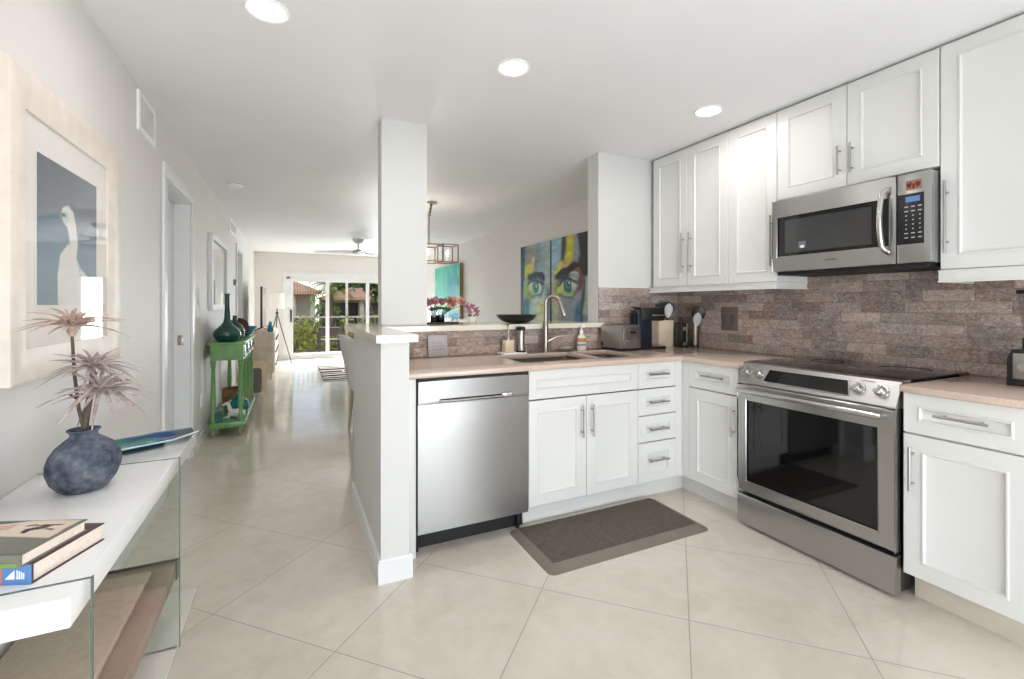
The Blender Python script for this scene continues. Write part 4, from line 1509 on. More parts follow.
# white framed picture down the hall
fp = thing('framed_picture', 'white framed pale sketch hanging on the left wall above the green table', 'picture', (XL, 5.43, 1.20), pi / 2)
W, H = 1.2, .77
m = MB(); m.cells([0, .05, W - .05, W], [0, .05, H - .05, H], lambda i, j: not (i == 1 and j == 1), 0, .035)
for v_ in m.bm.verts: v_.co = Vector((v_.co.x, -v_.co.z, v_.co.y))
m.bevel_sharp(.004); m.build('frame', M_trim, fp)
P = Paint(60, 50, S(226, 228, 224), .03, 6)
P.e(.5, .5, .2, .3, (208, 214, 208), 20).e(.42, .6, .03, .2, (188, 198, 190), 10).e(.55, .55, .02, .25, (190, 198, 192), -15).e(.3, .3, .12, .05, (210, 216, 210), 30)
painted('sketch', P, W - .1, H - .1, vcol_mat('pale_sketch', .6), fp, (.05, -.010, .05))
m = MB(); m.box(.05, W - .05, -.016, -.014, .05, H - .05); m.build('glazing', M_pane, fp)

# smoke detector
t = thing('smoke_detector', 'round white smoke detector on the hall ceiling', 'smoke detector', (-.50, 5.25, 2.44))
m = MB(); m.lathe([(.075, 0), (.075, -.018), (.06, -.036), (.03, -.042), (.001, -.042)], n=28); m.build('body', M_white, t)
m = MB(); m.lathe([(.0755, -.008), (.0765, -.011), (.0755, -.014)], n=28, close=False); m.build('vent_ring', plain('detector_grey', S(170, 170, 168), .5), t)

# ------------------------------------------------------------------ green hall table
GX0, GX1, GY0, GY1, GZ = -.70, -.415, 5.10, 6.42, .895
gt = thing('hall_table', 'green painted wooden hall table with turned legs on the left wall', 'table', (GX0, GY0, 0))
gw, gl_ = GX1 - GX0, GY1 - GY0
M_green = plain('green_paint', S(106, 154, 92), .3, var=.12, scale=10)
M_green_lit = plain('green_paint_window_lit', S(66, 128, 108), .1, var=.15, scale=10)  # drawer fronts: bluish window light put into the green paint colour
m = MB(); m.box(-.012, gw + .014, -.012, gl_ + .012, GZ - .022, GZ, .005); m.build('tabletop', M_green, gt)
m = MB(); m.box(.01, gw - .006, .01, gl_ - .01, GZ - .17, GZ - .022); m.build('apron', M_green, gt)
for k in range(3):
    mb = MB(); y0 = .07 + k * .40
    mb.box(gw - .008, gw + .002, y0, y0 + .37, GZ - .150, GZ - .04, .003); dr = mb.build('drawer', M_green_lit, gt)
    mb = MB(); mb.ball((gw + .012, y0 + .185, GZ - .095), .012, n=12, m=8); mb.build('knob', M_bronze, dr)
LP = [(.026, GZ - .17), (.026, GZ - .20), (.018, GZ - .21), (.024, GZ - .225), (.016, GZ - .24), (.021, .45), (.023, .36), (.017, .22), (.024, .20), (.024, .14)]
leg0 = None
for i, (x, y) in enumerate(((.03, .03), (gw - .03, .03), (.03, gl_ - .03), (gw - .03, gl_ - .03), (gw - .03, .45), (gw - .03, .87))):
    if leg0 is None:
        mb = MB(); mb.lathe(list(reversed(LP)), n=20); leg0 = mb.build('leg', M_green, gt)
        lg = leg0
    else:
        lg = leg0.copy(); COL.objects.link(lg); lg.parent = gt
    lg.location = (x, y, 0)
m = MB(); m.box(-.006, gw + .008, -.006, gl_ + .006, .085, .14, .005); m.build('shelf', M_green, gt)
foot0 = None
for x in (.03, gw - .03):
    for y in (.03, gl_ / 2, gl_ - .03):
        if foot0 is None:
            mb = MB(); mb.lathe([(.014, 0), (.018, .01), (.028, .05), (.026, .07), (.02, .085)], n=18); foot0 = mb.build('foot', plain('worn_foot', S(150, 138, 118), .6), gt); ft = foot0
        else:
            ft = foot0.copy(); COL.objects.link(ft); ft.parent = gt
        ft.location = (x, y, 0)
M_tealg = plain('teal_bottle_glass', S(14, 72, 68), .06, var=.3, spec=.7, scale=8)
m = MB(); m.lathe([(.07, 0), (.10, .012), (.118, .05), (.122, .07), (.105, .11), (.06, .155), (.034, .19), (.026, .24), (.022, .32), (.020, .40), (.019, .45), (.026, .455), (.026, .465), (.019, .468), (.014, .46)], (-.575, 5.30, GZ), 32)
tag(m.build('glass_decanter', M_tealg), 'tall necked teal glass decanter on the green hall table', 'decanter')
m = MB(); m.lathe([(.06, 0), (.085, .03), (.09, .08), (.07, .14), (.035, .17), (.022, .19), (.02, .24), (.024, .245), (.016, .246)], (-.535, 5.56, GZ), 28)
tag(m.build('glass_bottle', M_tealg), 'short round teal glass bottle behind the tall decanter', 'bottle')
t = thing('round_plate', 'brown round plate on a stand behind the teal glass bottles', 'plate', (-.53, 5.83, GZ), radians(10))
m = MB(); m.lathe([(.001, 0), (.06, .004), (.098, .02), (.102, .026), (.094, .024), (.058, .012), (.001, .008)], n=36)
for v_ in m.bm.verts: v_.co = Vector((v_.co.x, -v_.co.z + .02, v_.co.y + .112))
m.build('plate_body', plain('brown_glaze', S(92, 66, 48), .25, var=.3), t)
m = MB(); m.tube([(-.06, .06, 0), (-.05, -.02, .004), (-.05, -.03, .04)], .004, 6); m.tube([(.06, .06, 0), (.05, -.02, .004), (.05, -.03, .04)], .004, 6); m.tube([(0, .08, 0), (0, .04, .15)], .004, 6); m.build('stand', M_dark, t)
m = MB(); m.lathe([(.05, 0), (.055, .006), (.10, .05), (.13, .10), (.133, .106), (.12, .102), (.09, .055), (.04, .015), (.001, .012)], (-.50, 6.20, GZ), 30, 1, 1)
tag(m.build('glass_bowl', plain('blue_bowl_glass', S(70, 150, 176), .06, spec=.7, var=.3)), 'blue glass bowl at the far end of the green hall table', 'bowl')
# lower shelf
SZ_ = .14
t = thing('deer_figurine', 'white lying deer figurine on the lower shelf of the green table', 'figurine', (-.505, 5.27, SZ_))
m = MB()
m.tube([(-.06, 0, .035), (-.03, 0, .05), (.03, 0, .048), (.075, 0, .038), (.085, 0, .02)], [.016, .036, .042, .034, .008], 14)
m.tube([(-.03, 0, .055), (-.05, 0, .10), (-.055, 0, .14)], [.026, .018, .015], 12)
m.tube([(-.045, 0, .146), (-.075, 0, .146), (-.105, 0, .134)], [.016, .016, .008], 12)
m.tube([(-.05, .0, .15), (-.035, .022, .175)], [.008, .003], 8); m.tube([(-.05, 0, .15), (-.035, -.022, .175)], [.008, .003], 8)
m.tube([(-.04, -.02, .03), (-.09, -.03, .012), (-.04, -.035, .010)], [.012, .009, .008], 8)
m.tube([(.06, -.02, .03), (.02, -.04, .012), (.07, -.04, .010)], [.016, .010, .008], 8)
m.build('body', plain('porcelain_white', S(226, 228, 224), .2), t)
m = MB(); m.lathe([(.06, 0), (.095, .02), (.105, .07), (.09, .13), (.04, .165), (.022, .18), (.02, .20), (.026, .206), (.016, .206)], (-.50, 5.50, SZ_), 26)
tag(m.build('glass_jug', plain('aqua_jug', S(26, 128, 118), .06, spec=.7, var=.35, scale=14)), 'round turquoise glass jug on the lower shelf behind the deer', 'jug')
m = MB(); m.lathe([(.04, 0), (.05, .01), (.048, .09), (.05, .10), (.045, .10), (.042, .012), (.001, .01)], (-.645, 5.155, SZ_), 22)
tag(m.build('glass_tumbler', glass('pale_blue_glass', (.72, .85, .88, 1))), 'pale clear glass tumbler on the lower shelf beside the deer', 'glass')
t = thing('basket', 'round brown wicker basket on the lower shelf beyond the turquoise jug', 'basket', (-.555, 5.84, SZ_))
m = MB(); m.lathe([(.10, 0), (.125, .06), (.13, .16), (.125, .19), (.115, .19), (.118, .16), (.1, .02), (.001, .015)], n=30); m.build('body', weave('wicker', S(120, 84, 56), S(186, 146, 108), 40), t)
m = MB(); m.lathe([(.122, .186), (.132, .19), (.132, .204), (.122, .208), (.116, .196), (.122, .186)], n=30, close=False); m.build('rim', plain('wicker_rim', S(150, 108, 74), .7), t)

# ------------------------------------------------------------------ living room end of the hall
# ottoman
ot = thing('ottoman', 'grey upholstered ottoman with a pale wood frame beyond the green table', 'ottoman', (-.66, 7.08, 0))
m = MB()
m.box(.03, .29, .0, .40, .06, .40, .03, 3); m.build('cushion', plain('grey_fabric', S(122, 118, 114), .9, var=.08, bump=.3), ot)
m = MB()
for yy in (-.02, .40):
    m = MB(); m.prism([(.0, 0), (.03, 0), (.03, .38), (.05, .405), (.27, .405), (.29, .38), (.30, .0), (.33, 0), (.325, .40), (.29, .445), (.04, .445), (.0, .40)], 'y', yy, yy + .02)
    m.build('frame', plain('ash_wood', S(224, 204, 172), .5, var=.06), ot)
# dresser
dx0, dx1, dy0, dy1, dz = -.74, -.262, 8.76, 10.55, .79
ds = thing('dresser', 'washed oak dresser with white drawer fronts under the television', 'dresser', (dx0, dy0, 0))
dwid, dlen = dx1 - dx0, dy1 - dy0
m = MB(); m.box(0, dwid - .02, 0, dlen, .10, dz, .004); m.build('carcass', plain('washed_oak', S(204, 190, 168), .5, var=.12, scale=9), ds)
for i in range(3):
    for j in range(3):
        mb = MB(); y0 = .03 + i * .582; z0 = .13 + j * .215
        mb.box(dwid - .02, dwid, y0, y0 + .565, z0, z0 + .205, .004); dr = mb.build('drawer', plain('drawer_white', S(226, 224, 218), .4) if i + j == 0 else bpy.data.materials['drawer_white'], ds)
        mb = MB(); mb.ball((dwid + .014, y0 + .14, z0 + .10), .014, n=10, m=6); mb.ball((dwid + .014, y0 + .42, z0 + .10), .014, n=10, m=6); mb.build('knob', M_black, dr)
for x in (.04, dwid - .06):
    for y in (.05, dlen - .05):
        mb = MB(); mb.box(x - .02, x + .02, y - .02, y + .02, 0, .10); mb.build('leg', bpy.data.materials['washed_oak'], ds)
# television
tv = thing('television', 'black flat television standing on the dresser at the hall end', 'television', (-.47, 9.0, dz))
m = MB(); m.box(-.022, .012, 0, 1.25, .06, .78, .006); m.build('housing', M_black, tv)
m = MB(); m.box(.012, .014, .012, 1.238, .075, .768); m.build('screen', M_blackgl, tv)
m = MB()
for y in (.2, 1.05):
    m.tube([(-.12, y, .006), (0, y, .065), (.12, y, .006)], .008, 6)
m.build('stand', M_black, tv)
M_blueg = plain('blue_glass', S(40, 140, 160), .08, spec=.7, var=.3)
for k, (x, y, h, r, lab) in enumerate(((-.33, 8.90, .11, .05, 'short teal glass vase at the near end of the dresser'), (-.34, 9.08, .17, .042, 'taller blue glass vase behind the short teal one on the dresser'))):
    m = MB(); m.lathe([(r * .8, 0), (r, h * .3), (r * .9, h * .7), (r * .5, h * .9), (r * .6, h), (r * .5, h), (r * .4, h * .9)], (x, y, dz), 20)
    tag(m.build('glass_vase', M_blueg), lab, 'vase', 'blue glass vases on the dresser')
# tripod floor lamp
fl = thing('floor_lamp', 'tripod floor lamp with a white drum shade beside the glass door', 'lamp', (-.29, 11.12, 0))
m = MB(); m.lathe([(.145, 1.17), (.135, 1.50), (.133, 1.50), (.143, 1.17)], n=32, close=False)
g = G('lamp_shade'); g.set(col=S(240, 236, 228), rough=.8, ecol=(1, .95, .86, 1), estr=.12); m.build('lamp_shade', g.mat, fl)
m = MB(); m.cyl((0, 0, 1.05), (0, 0, 1.32), .012); m.ball((0, 0, 1.08), .028); m.build('stem', M_dark, fl)
for k in range(3):
    a = 2 * pi * k / 3 - .35
    mb = MB(); mb.tube([(0, 0, 1.08), (.30 * cos(a), .30 * sin(a), 0)], [.013, .010], 8); mb.build('leg', plain('grey_wood', S(110, 104, 98), .5), fl)
d = bpy.data.lights.new('floor_lamp_bulb', 'POINT'); d.energy = 1.5; d.color = (1, .92, .8); d.shadow_soft_size = .06
o = bpy.data.objects.new('floor_lamp_bulb', d); o.location = (0, 0, 1.36); COL.objects.link(o); o.parent = fl
# rug
P = Paint(50, 110, S(222, 216, 206), .02, 3)
rs = random.Random(4)
y = .03
while y < .97:
    h = rs.choice([.06, .08, .11]); x = -.05
    c = rs.choice([(46, 40, 36), (34, 30, 28), (70, 62, 56), (42, 37, 33)])
    while x < 1.0:
        L = rs.uniform(.3, .8)
        P.p([(x, y), (x + L, y), (x + L, y + h), (x, y + h)], c, .006); x += L + rs.uniform(.01, .08)
    y += h + rs.choice([.035, .05])
rg_ = painted('area_rug', P, 1.5, 2.1, vcol_mat('rug_fibre', 1.0, 0, 0.0), None, (.47, 8.1, .004), tex='xy')
md_ = rg_.modifiers.new('thickness', 'SOLIDIFY'); md_.thickness = .008; md_.offset = 1
tag(rg_, 'cream rug with dark brown stripes on the floor near the glass door', 'rug')
# dining chair
dc = thing('dining_chair', 'white upholstered dining chair with wood legs behind the peninsula', 'chair', (.74, 4.72, 0))
M_wfab = plain('white_linen', S(224, 222, 220), .9, var=.03, bump=.2)
m = MB(); bm = m.bm
rows = []
NA = 15
for j in range(7):
    f = j / 6
    z = .44 + .52 * f
    row = []
    for k in range(NA):
        a = radians(90 + 180 * k / (NA - 1))
        rx, ry = .24 + .10 * f, .22 + .06 * f
        zz = z - .20 * f * abs(cos((a - pi) / 2 + 0) ** 0) * (abs(sin(a)) ** 4)
        row.append((Vector((rx * cos(a) + (.06 * abs(sin(a)) ** 3), ry * sin(a), zz))))
    rows.append(row)
fr = [[bm.verts.new(p) for p in r] for r in rows]
bk = [[bm.verts.new(p + Vector((p.x, p.y, 0)).normalized() * -.045 + Vector((0, 0, 0))) for p in r] for r in rows]
for A_, flip in ((fr, 0), (bk, 1)):
    for j in range(6):
        for k in range(NA - 1):
            q = (A_[j][k], A_[j][k + 1], A_[j + 1][k + 1], A_[j + 1][k])
            bm.faces.new(q if not flip else tuple(reversed(q)))
for k in range(NA - 1):
    bm.faces.new((fr[6][k], fr[6][k + 1], bk[6][k + 1], bk[6][k])); bm.faces.new((fr[0][k + 1], fr[0][k], bk[0][k], bk[0][k + 1]))
for j in range(6):
    bm.faces.new((fr[j][0], fr[j + 1][0], bk[j + 1][0], bk[j][0])); bm.faces.new((fr[j + 1][-1], fr[j][-1], bk[j][-1], bk[j + 1][-1]))
m.build('backrest', M_wfab, dc, smooth=60)
m = MB(); m.box(-.21, .25, -.215, .215, .40, .485, .03, 3); m.build('seat', M_wfab, dc)
for x, y in ((-.19, -.17), (-.19, .17), (.2, -.17), (.2, .17)):
    mb = MB(); mb.tube([(x, y, .41), (x * 1.15, y * 1.15, 0)], [.022, .013], 10); mb.build('leg', plain('oak_leg', S(196, 182, 164), .5) if (x < 0 and y < 0) else bpy.data.materials['oak_leg'], dc)

# ceiling fan
cf = thing('ceiling_fan', 'white ceiling fan hanging near the far glass door', 'ceiling fan', (1.08, 8.72, 2.44))
M_fang = plain('fan_grey', S(206, 206, 208), .4)
m = MB(); m.lathe([(.10, 0), (.10, -.02), (.06, -.075), (.02, -.085)], n=28); m.build('canopy', M_fang, cf)
m = MB(); m.cyl((0, 0, -.08), (0, 0, -.20), .014, n=12); m.build('downrod', M_fang, cf)
m = MB(); m.lathe([(.03, -.185), (.09, -.20), (.12, -.23), (.12, -.25), (.07, -.275), (.001, -.278)], n=28); m.build('motor', M_fang, cf)
for k in range(3):
    a = radians(160 + 120 * k)
    mb = MB(); bm = mb.bm
    L = []
    for s, w0, tw in ((.10, .045, .05), (.25, .07, .05), (.5, .065, .035), (.72, .055, .02), (.76, .03, .02)):
        L.append([bm.verts.new((s, -w0, -.235 - tw * .5)), bm.verts.new((s, w0, -.235 + tw * .5)), bm.verts.new((s, w0, -.229 + tw * .5)), bm.verts.new((s, -w0, -.229 - tw * .5))])
    for A_, B_ in zip(L, L[1:]): mb.bridge(A_, B_)
    bm.faces.new(L[0]); bm.faces.new(L[-1])
    mb.build('blade', plain('fan_white', S(226, 226, 226), .4) if k == 0 else bpy.data.materials['fan_white'], cf, rot=(0, 0, a))

# pendant
pn = thing('pendant_light', 'copper open frame pendant light with candle bulbs beyond the pillar', 'pendant light', (1.40, 5.20, 2.44))
m = MB(); m.lathe([(.06, 0), (.06, -.02), (.02, -.028)], (.06, 0, 0), n=24); m.build('canopy', M_nickel, pn)
m = MB()
for k in range(4): m.lathe([(.012, -.03 - k * .035), (.018, -.045 - k * .035), (.012, -.06 - k * .035)], (.048 - k * .006, 0, 0), n=10)
m.tube([(.055, 0, -.02), (.024, 0, -.16), (.022, .0, -.50)], .007, 8)
m.build('stem', M_bronze, pn)


def frame_box(mb, x0, x1, y0, y1, z0, z1, r=.0065):
    for x in (x0, x1):
        for y in (y0, y1): mb.box(x - r, x + r, y - r, y + r, z0, z1)
        for z in (z0, z1): mb.box(x - r, x + r, y0, y1, z - r, z + r)
    for y in (y0, y1):
        for z in (z0, z1): mb.box(x0, x1, y - r, y + r, z - r, z + r)


m = MB(); frame_box(m, -.30, .14, -.16, .16, -.695, -.505); m.build('frame', M_copper, pn)
m = MB(); frame_box(m, .14, .32, -.16, .05, -.70, -.50); m.build('frame', M_copper, pn)
for x, y in ((-.2, 0), (.0, 0), (.23, -.05)):
    mb = MB(); mb.cyl((x, y, -.69), (x, y, -.625), .010, n=12); cn = mb.build('candle', M_white, pn)
    mb = MB(); mb.lathe([(.006, -.625), (.014, -.60), (.012, -.575), (.002, -.545)], (x, y, 0), 12); mb.build('bulb', emit('bulb_glow', (1, .85, .62, 1), 9) if x == -.2 else bpy.data.materials['bulb_glow'], cn)
d = bpy.data.lights.new('pendant_bulb', 'POINT'); d.energy = 9; d.color = (1, .9, .78); d.shadow_soft_size = .12
o = bpy.data.objects.new('pendant_bulb', d); o.location = (-.1, 0, -.585); COL.objects.link(o); o.parent = pn


# paintings on the right wall of the dining room
def canvas(label, y0, y1, z0, z1, P, side, group=None, dep=.035, name='canvas_painting'):
    """y0 is the far edge (left as seen), y1 the near one"""
    t_ = thing(name, label, 'painting', (XR_, y0, z0), -pi / 2, group)
    w, h = y0 - y1, z1 - z0
    mb = MB(); mb.box(0, w, -dep, -.003, 0, h); mb.build('canvas_sides', side, t_)
    painted('painted_face', P, w, h, vcol_mat('oil_paint', .5), t_, (0, -dep - .001, 0))
    return t_


M_goldside = plain('gold_side', S(150, 124, 78), .4)
M_darkside = plain('dark_side', S(58, 52, 50), .5)
# left half of the face
P = Paint(80, 100, S(124, 158, 176), .05, 8)
P.p([(-.1, -.1), (.16, -.1), (.10, .5), (.22, 1.1), (-.1, 1.1)], (46, 92, 116), .06).p([(.0, .80), (.16, 1.1), (-.1, 1.1)], (30, 48, 66), .05)
P.p([(.30, .55), (.95, .55), (1.1, 1.1), (.35, 1.1)], (150, 176, 182), .12).e(.34, .80, .15, .22, (150, 148, 132), 15, .6).e(.30, .68, .17, .09, (206, 204, 72), 20, .4).e(.44, .76, .07, .06, (222, 200, 168), 30, .4)
P.e(.60, .85, .1, .2, (128, 146, 152), -10, .6).p([(.78, .2), (1.1, .2), (1.1, 1.1), (.86, 1.1)], (170, 186, 186), .08)
P.e(.50, .30, .36, .25, (150, 196, 204), 0, .4).e(.26, .36, .12, .20, (176, 196, 70), 5, .5).e(.60, .24, .22, .14, (186, 214, 216), 10, .5).e(.72, .12, .2, .18, (196, 206, 150), 30, .6)
P.e(.22, .12, .12, .2, (66, 132, 158), 0, .5).p([(.82, -.1), (1.1, -.1), (1.1, .4), (.90, .42)], (104, 134, 150), .08)
P.e(.55, .56, .30, .075, (24, 66, 84), -6, .35).e(.70, .575, .14, .05, (20, 40, 60), 0, .35)
P.e(.52, .43, .30, .13, (54, 112, 130), 0, .35).e(.50, .43, .24, .10, (190, 206, 70), 4, .35).e(.52, .435, .19, .085, (198, 222, 222), 0, .3)
P.e(.53, .44, .115, .085, (30, 116, 136), 0, .25).e(.53, .445, .075, .055, (90, 168, 150), 0, .3).e(.535, .445, .042, .034, (16, 46, 66), 0, .3).e(.56, .465, .018, .016, (230, 240, 240), 0, .4)
P.p([(.24, .50), (.52, .545), (.82, .48), (.80, .455), (.52, .52), (.28, .48)], (18, 52, 70), .02)
P.streak(8, 30, .45, 5)
canvas('left canvas of the pair showing a blue and yellow painted eye', 5.86, 5.03, 1.04, 2.065, P, M_darkside, 'painted eyes on the dining room wall')
# right half
P = Paint(80, 100, S(138, 148, 156), .05, 9)
P.p([(-.1, .5), (.28, .5), (.34, 1.1), (-.1, 1.1)], (150, 186, 206), .1).p([(.30, .62), (.56, .60), (.62, 1.1), (.36, 1.1)], (196, 188, 60), .05).p([(.42, .66), (.52, .66), (.55, 1.1), (.46, 1.1)], (214, 206, 40), .04)
P.p([(.26, .62), (.36, .62), (.42, 1.1), (.32, 1.1)], (60, 60, 70), .05).p([(.64, .52), (.76, .74), (.70, 1.1), (1.1, 1.1), (1.1, .5)], (34, 34, 40), .06).p([(.84, .3), (1.1, .3), (1.1, .8), (.9, .7)], (22, 26, 32), .05)
P.p([(.80, -.1), (1.1, -.1), (1.1, .55), (.88, .5)], (120, 140, 140), .06).p([(.70, -.1), (.82, -.1), (.92, .5), (.86, .52)], (34, 70, 86), .04).p([(.84, .1), (.97, .1), (.98, .52), (.90, .5)], (166, 176, 160), .04)
P.e(.30, .24, .34, .24, (152, 160, 166), 0, .6).e(.10, .30, .12, .34, (170, 176, 130), 0, .6).e(.5, .12, .2, .2, (128, 142, 152), 20, .6).p([(.56, -.1), (.76, -.1), (.80, .22), (.66, .2)], (40, 104, 134), .08)
P.e(.24, .64, .16, .06, (196, 200, 70), 25, .4).e(.40, .66, .12, .05, (200, 150, 110), 10, .4).e(.66, .56, .16, .09, (150, 84, 70), -30, .5).e(.78, .46, .08, .10, (124, 66, 62), 0, .5)
P.e(.40, .585, .32, .06, (22, 30, 42), 12, .3).e(.56, .62, .20, .035, (16, 20, 28), 4, .3).e(.62, .53, .12, .035, (206, 214, 210), -10, .4)
P.e(.44, .42, .32, .13, (36, 60, 80), 4, .35).e(.46, .42, .26, .10, (206, 214, 206), 6, .3).e(.22, .40, .09, .06, (196, 206, 80), 30, .4).e(.44, .36, .2, .04, (160, 186, 90), 4, .4)
P.e(.45, .435, .12, .09, (22, 84, 112), 0, .25).e(.45, .44, .075, .055, (70, 150, 150), 0, .3).e(.455, .44, .042, .034, (8, 22, 40), 0, .3).e(.49, .46, .02, .016, (236, 242, 242), 0, .4)
P.p([(.14, .42), (.40, .545), (.72, .47), (.74, .44), (.42, .51), (.18, .41)], (14, 22, 34), .02)
P.streak(8, 30, .45, 6)
canvas('right canvas of the pair showing an eye with a dark brow', 5.00, 4.17, 1.04, 2.065, P, M_darkside, 'painted eyes on the dining room wall')
# teal abstract
P = Paint(60, 80, S(72, 178, 170), .06, 12)
P.e(.3, .7, .3, .3, (96, 196, 170), 0, .8).e(.7, .5, .25, .3, (58, 164, 178), 0, .8).p([(-.1, .24), (1.1, .18), (1.1, .36), (-.1, .30)], (206, 206, 150), .12).p([(-.1, -.1), (1.1, -.1), (1.1, .16), (-.1, .2)], (96, 176, 190), .1)
P.streak(60, 6, .7, 7)
canvas('tall turquoise abstract painting with gold edge at the far right wall', 10.1, 8.40, .98, 2.06, P, M_goldside, None, .07, 'abstract_painting')

# ------------------------------------------------------------------ outdoors
m = MB(); m.box(-2.5, 4.5, YF + .15, 13.5, -.2, -.03); struct('balcony_floor', m, plain('balcony_concrete', S(130, 122, 112), .7))
br = thing('balcony_railing', 'bronze metal balcony railing with upright bars outside the glass door', 'railing', (0, 13.4, -.03))
M_rail = plain('bronze_rail', S(52, 46, 42), .5)
m = MB(); m.box(-2.4, 4.4, -.03, .03, .93, .975); m.build('top_rail', plain('rail_grey', S(100, 93, 86), .6), br)
m = MB(); m.box(-2.4, 4.4, -.02, .02, .06, .09); m.build('bottom_rail', M_rail, br)
bar0 = None
for k in range(60):
    x = -2.35 + k * .114
    if bar0 is None:
        mb = MB(); mb.box(-.009, .009, -.009, .009, .09, .93); bar0 = mb.build('baluster', M_rail, br); bo = bar0
    else:
        bo = bar0.copy(); COL.objects.link(bo); bo.parent = br
    bo.location = (x, 0, 0)
for x in (-.12, 1.36, 2.9):
    m = MB(); m.box(x - .03, x + .03, -.03, .03, 0, 2.5); m.build('screen_post', plain('screen_post', S(120, 114, 104), .6) if x < 0 else bpy.data.materials['screen_post'], br)
bc = thing('balcony_chair', 'dark wooden patio chair on the balcony behind the glass door', 'chair', (.86, 12.62, -.03))
M_dkwood = plain('dark_wood', S(40, 29, 24), .5, var=.15)
for x in (-.24, .24):
    m = MB(); m.box(x - .025, x + .025, -.24, -.20, 0, .72); m.build('leg', M_dkwood, bc)
    m = MB(); m.box(x - .025, x + .025, .20, .24, 0, .60); m.build('leg', M_dkwood, bc)
    m = MB(); m.box(x - .03, x + .03, -.24, .26, .58, .61, .004); m.build('armrest', M_dkwood, bc)
m = MB(); m.box(-.27, .27, -.25, -.215, .50, .72, .006); m.build('backrest', M_dkwood, bc)
m = MB(); m.box(-.24, .24, -.22, .24, .36, .41, .006); m.build('seat', M_dkwood, bc)

GZ0 = -3.0
m = MB(); m.box(-60, 60, 13.6, 120, GZ0 - .3, GZ0); struct('ground', m, plain('lawn', S(86, 104, 46), .9, var=.3, scale=.6))


def leaf_mat(name, a, b):
    g = G(name)
    oi = g.noise(g.pos(), .9, 3)
    f2 = g.noise(g.pos(), 8, 2)
    g.set(col=g.ramp(g.m('ADD', g.m('MULTIPLY', oi, .6), g.m('MULTIPLY', f2, .4)), [(.35, a), (.65, b)]), rough=.55, spec=.3)
    g.b.inputs['Transmission Weight'].default_value = 0
    return g.mat


M_leaf1 = leaf_mat('leaf_yellow_green', S(90, 106, 34), S(164, 164, 66))
M_leaf2 = leaf_mat('leaf_mid_green', S(62, 88, 42), S(126, 146, 78))
M_leaf3 = leaf_mat('leaf_deep_green', S(48, 74, 40), S(104, 128, 72))
M_bark = plain('bark', S(112, 96, 80), .9, var=.2)


def leaf_cloud(mb, c, r, n, size, rnd, squash=1.0, droop=.3):
    bm = mb.bm
    c = Vector(c)
    for _ in range(n):
        while True:
            p = Vector((rnd.uniform(-1, 1), rnd.uniform(-1, 1), rnd.uniform(-1, 1)))
            if .15 < p.length < 1: break
        q = c + Vector((p.x * r[0], p.y * r[1], p.z * r[2]))
        d = Vector((rnd.gauss(0, 1), rnd.gauss(0, 1), rnd.gauss(0, .7) - droop)).normalized()
        s_ = d.cross(Vector((rnd.gauss(0, 1), rnd.gauss(0, 1), rnd.gauss(0, 1)))).normalized()
        L = size * rnd.uniform(.6, 1.3); w = L * .32
        bm.faces.new([bm.verts.new(q), bm.verts.new(q + d * L * .5 + s_ * w), bm.verts.new(q + d * L), bm.verts.new(q + d * L * .5 - s_ * w)])


def tree(name, label, x, y, crown, n, size, mat, trunk_r, group, seed):
    rnd = random.Random(seed)
    t_ = thing(name, label, 'tree' if 'tree' in name else 'shrub', (x, y, GZ0), group=group)
    mb = MB(); top = max(c[2] for c, r in crown)
    mb.tube([(0, 0, 0), (.05, 0, top * .5), (0, .05, top)], [trunk_r, trunk_r * .7, trunk_r * .3], 8)
    for c, r in crown[1:]:
        mb.tube([(0.03, .02, top * .45), (c[0] * .6, c[1] * .6, c[2] * .9)], [trunk_r * .5, trunk_r * .15], 6)
    mb.build('trunk', M_bark, t_)
    mb = MB()
    for c, r in crown: leaf_cloud(mb, c, r, n, size, rnd)
    mb.build('crown', mat, t_, smooth=0)


tree('bushy_shrub', 'yellow green shrub outside the left part of the glass door', .15, 17.0, [((0, 0, 2.6), (1.2, 1.0, 1.4)), ((.9, .4, 2.2), (.9, .9, 1.2)), ((-.9, .2, 2.2), (.9, .9, 1.2))], 620, .22, M_leaf1, .05, 'shrubs beyond the balcony', 1)
tree('bushy_shrub', 'yellow green shrub behind the balcony chair', 1.9, 17.6, [((0, 0, 2.5), (1.2, 1.0, 1.3)), ((.9, .4, 2.3), (.9, .9, 1.2)), ((-.6, .2, 2.1), (.9, .9, 1.2))], 620, .22, M_leaf1, .05, 'shrubs beyond the balcony', 2)
tree('bushy_shrub', 'rounded green shrub beyond the right part of the railing', 4.1, 18.4, [((0, 0, 2.6), (1.3, 1.0, 1.4)), ((1.1, .4, 2.3), (1, .9, 1.2))], 600, .22, M_leaf2, .05, 'shrubs beyond the balcony', 3)
tree('bushy_shrub', 'dense yellow green shrub low against the left end of the railing', -.9, 16.2, [((0, 0, 2.5), (.7, .6, 1.1)), ((-.5, .3, 2.3), (.5, .5, .9))], 520, .16, M_leaf1, .04, 'shrubs beyond the balcony', 11)
tree('bushy_shrub', 'low yellow green shrub just past the railing, left of the chair', .62, 16.0, [((0, 0, 2.35), (.6, .5, 1.1)), ((.4, .2, 2.1), (.5, .5, .9))], 520, .16, M_leaf1, .04, 'shrubs beyond the balcony', 12)
tree('bushy_shrub', 'tall green shrub filling the gap between the two houses', 1.75, 27.0, [((0, 0, 3.0), (.9, .8, 1.5)), ((0, .2, 1.8), (1.0, .8, 1.2))], 700, .24, M_leaf2, .05, 'shrubs beyond the balcony', 13)
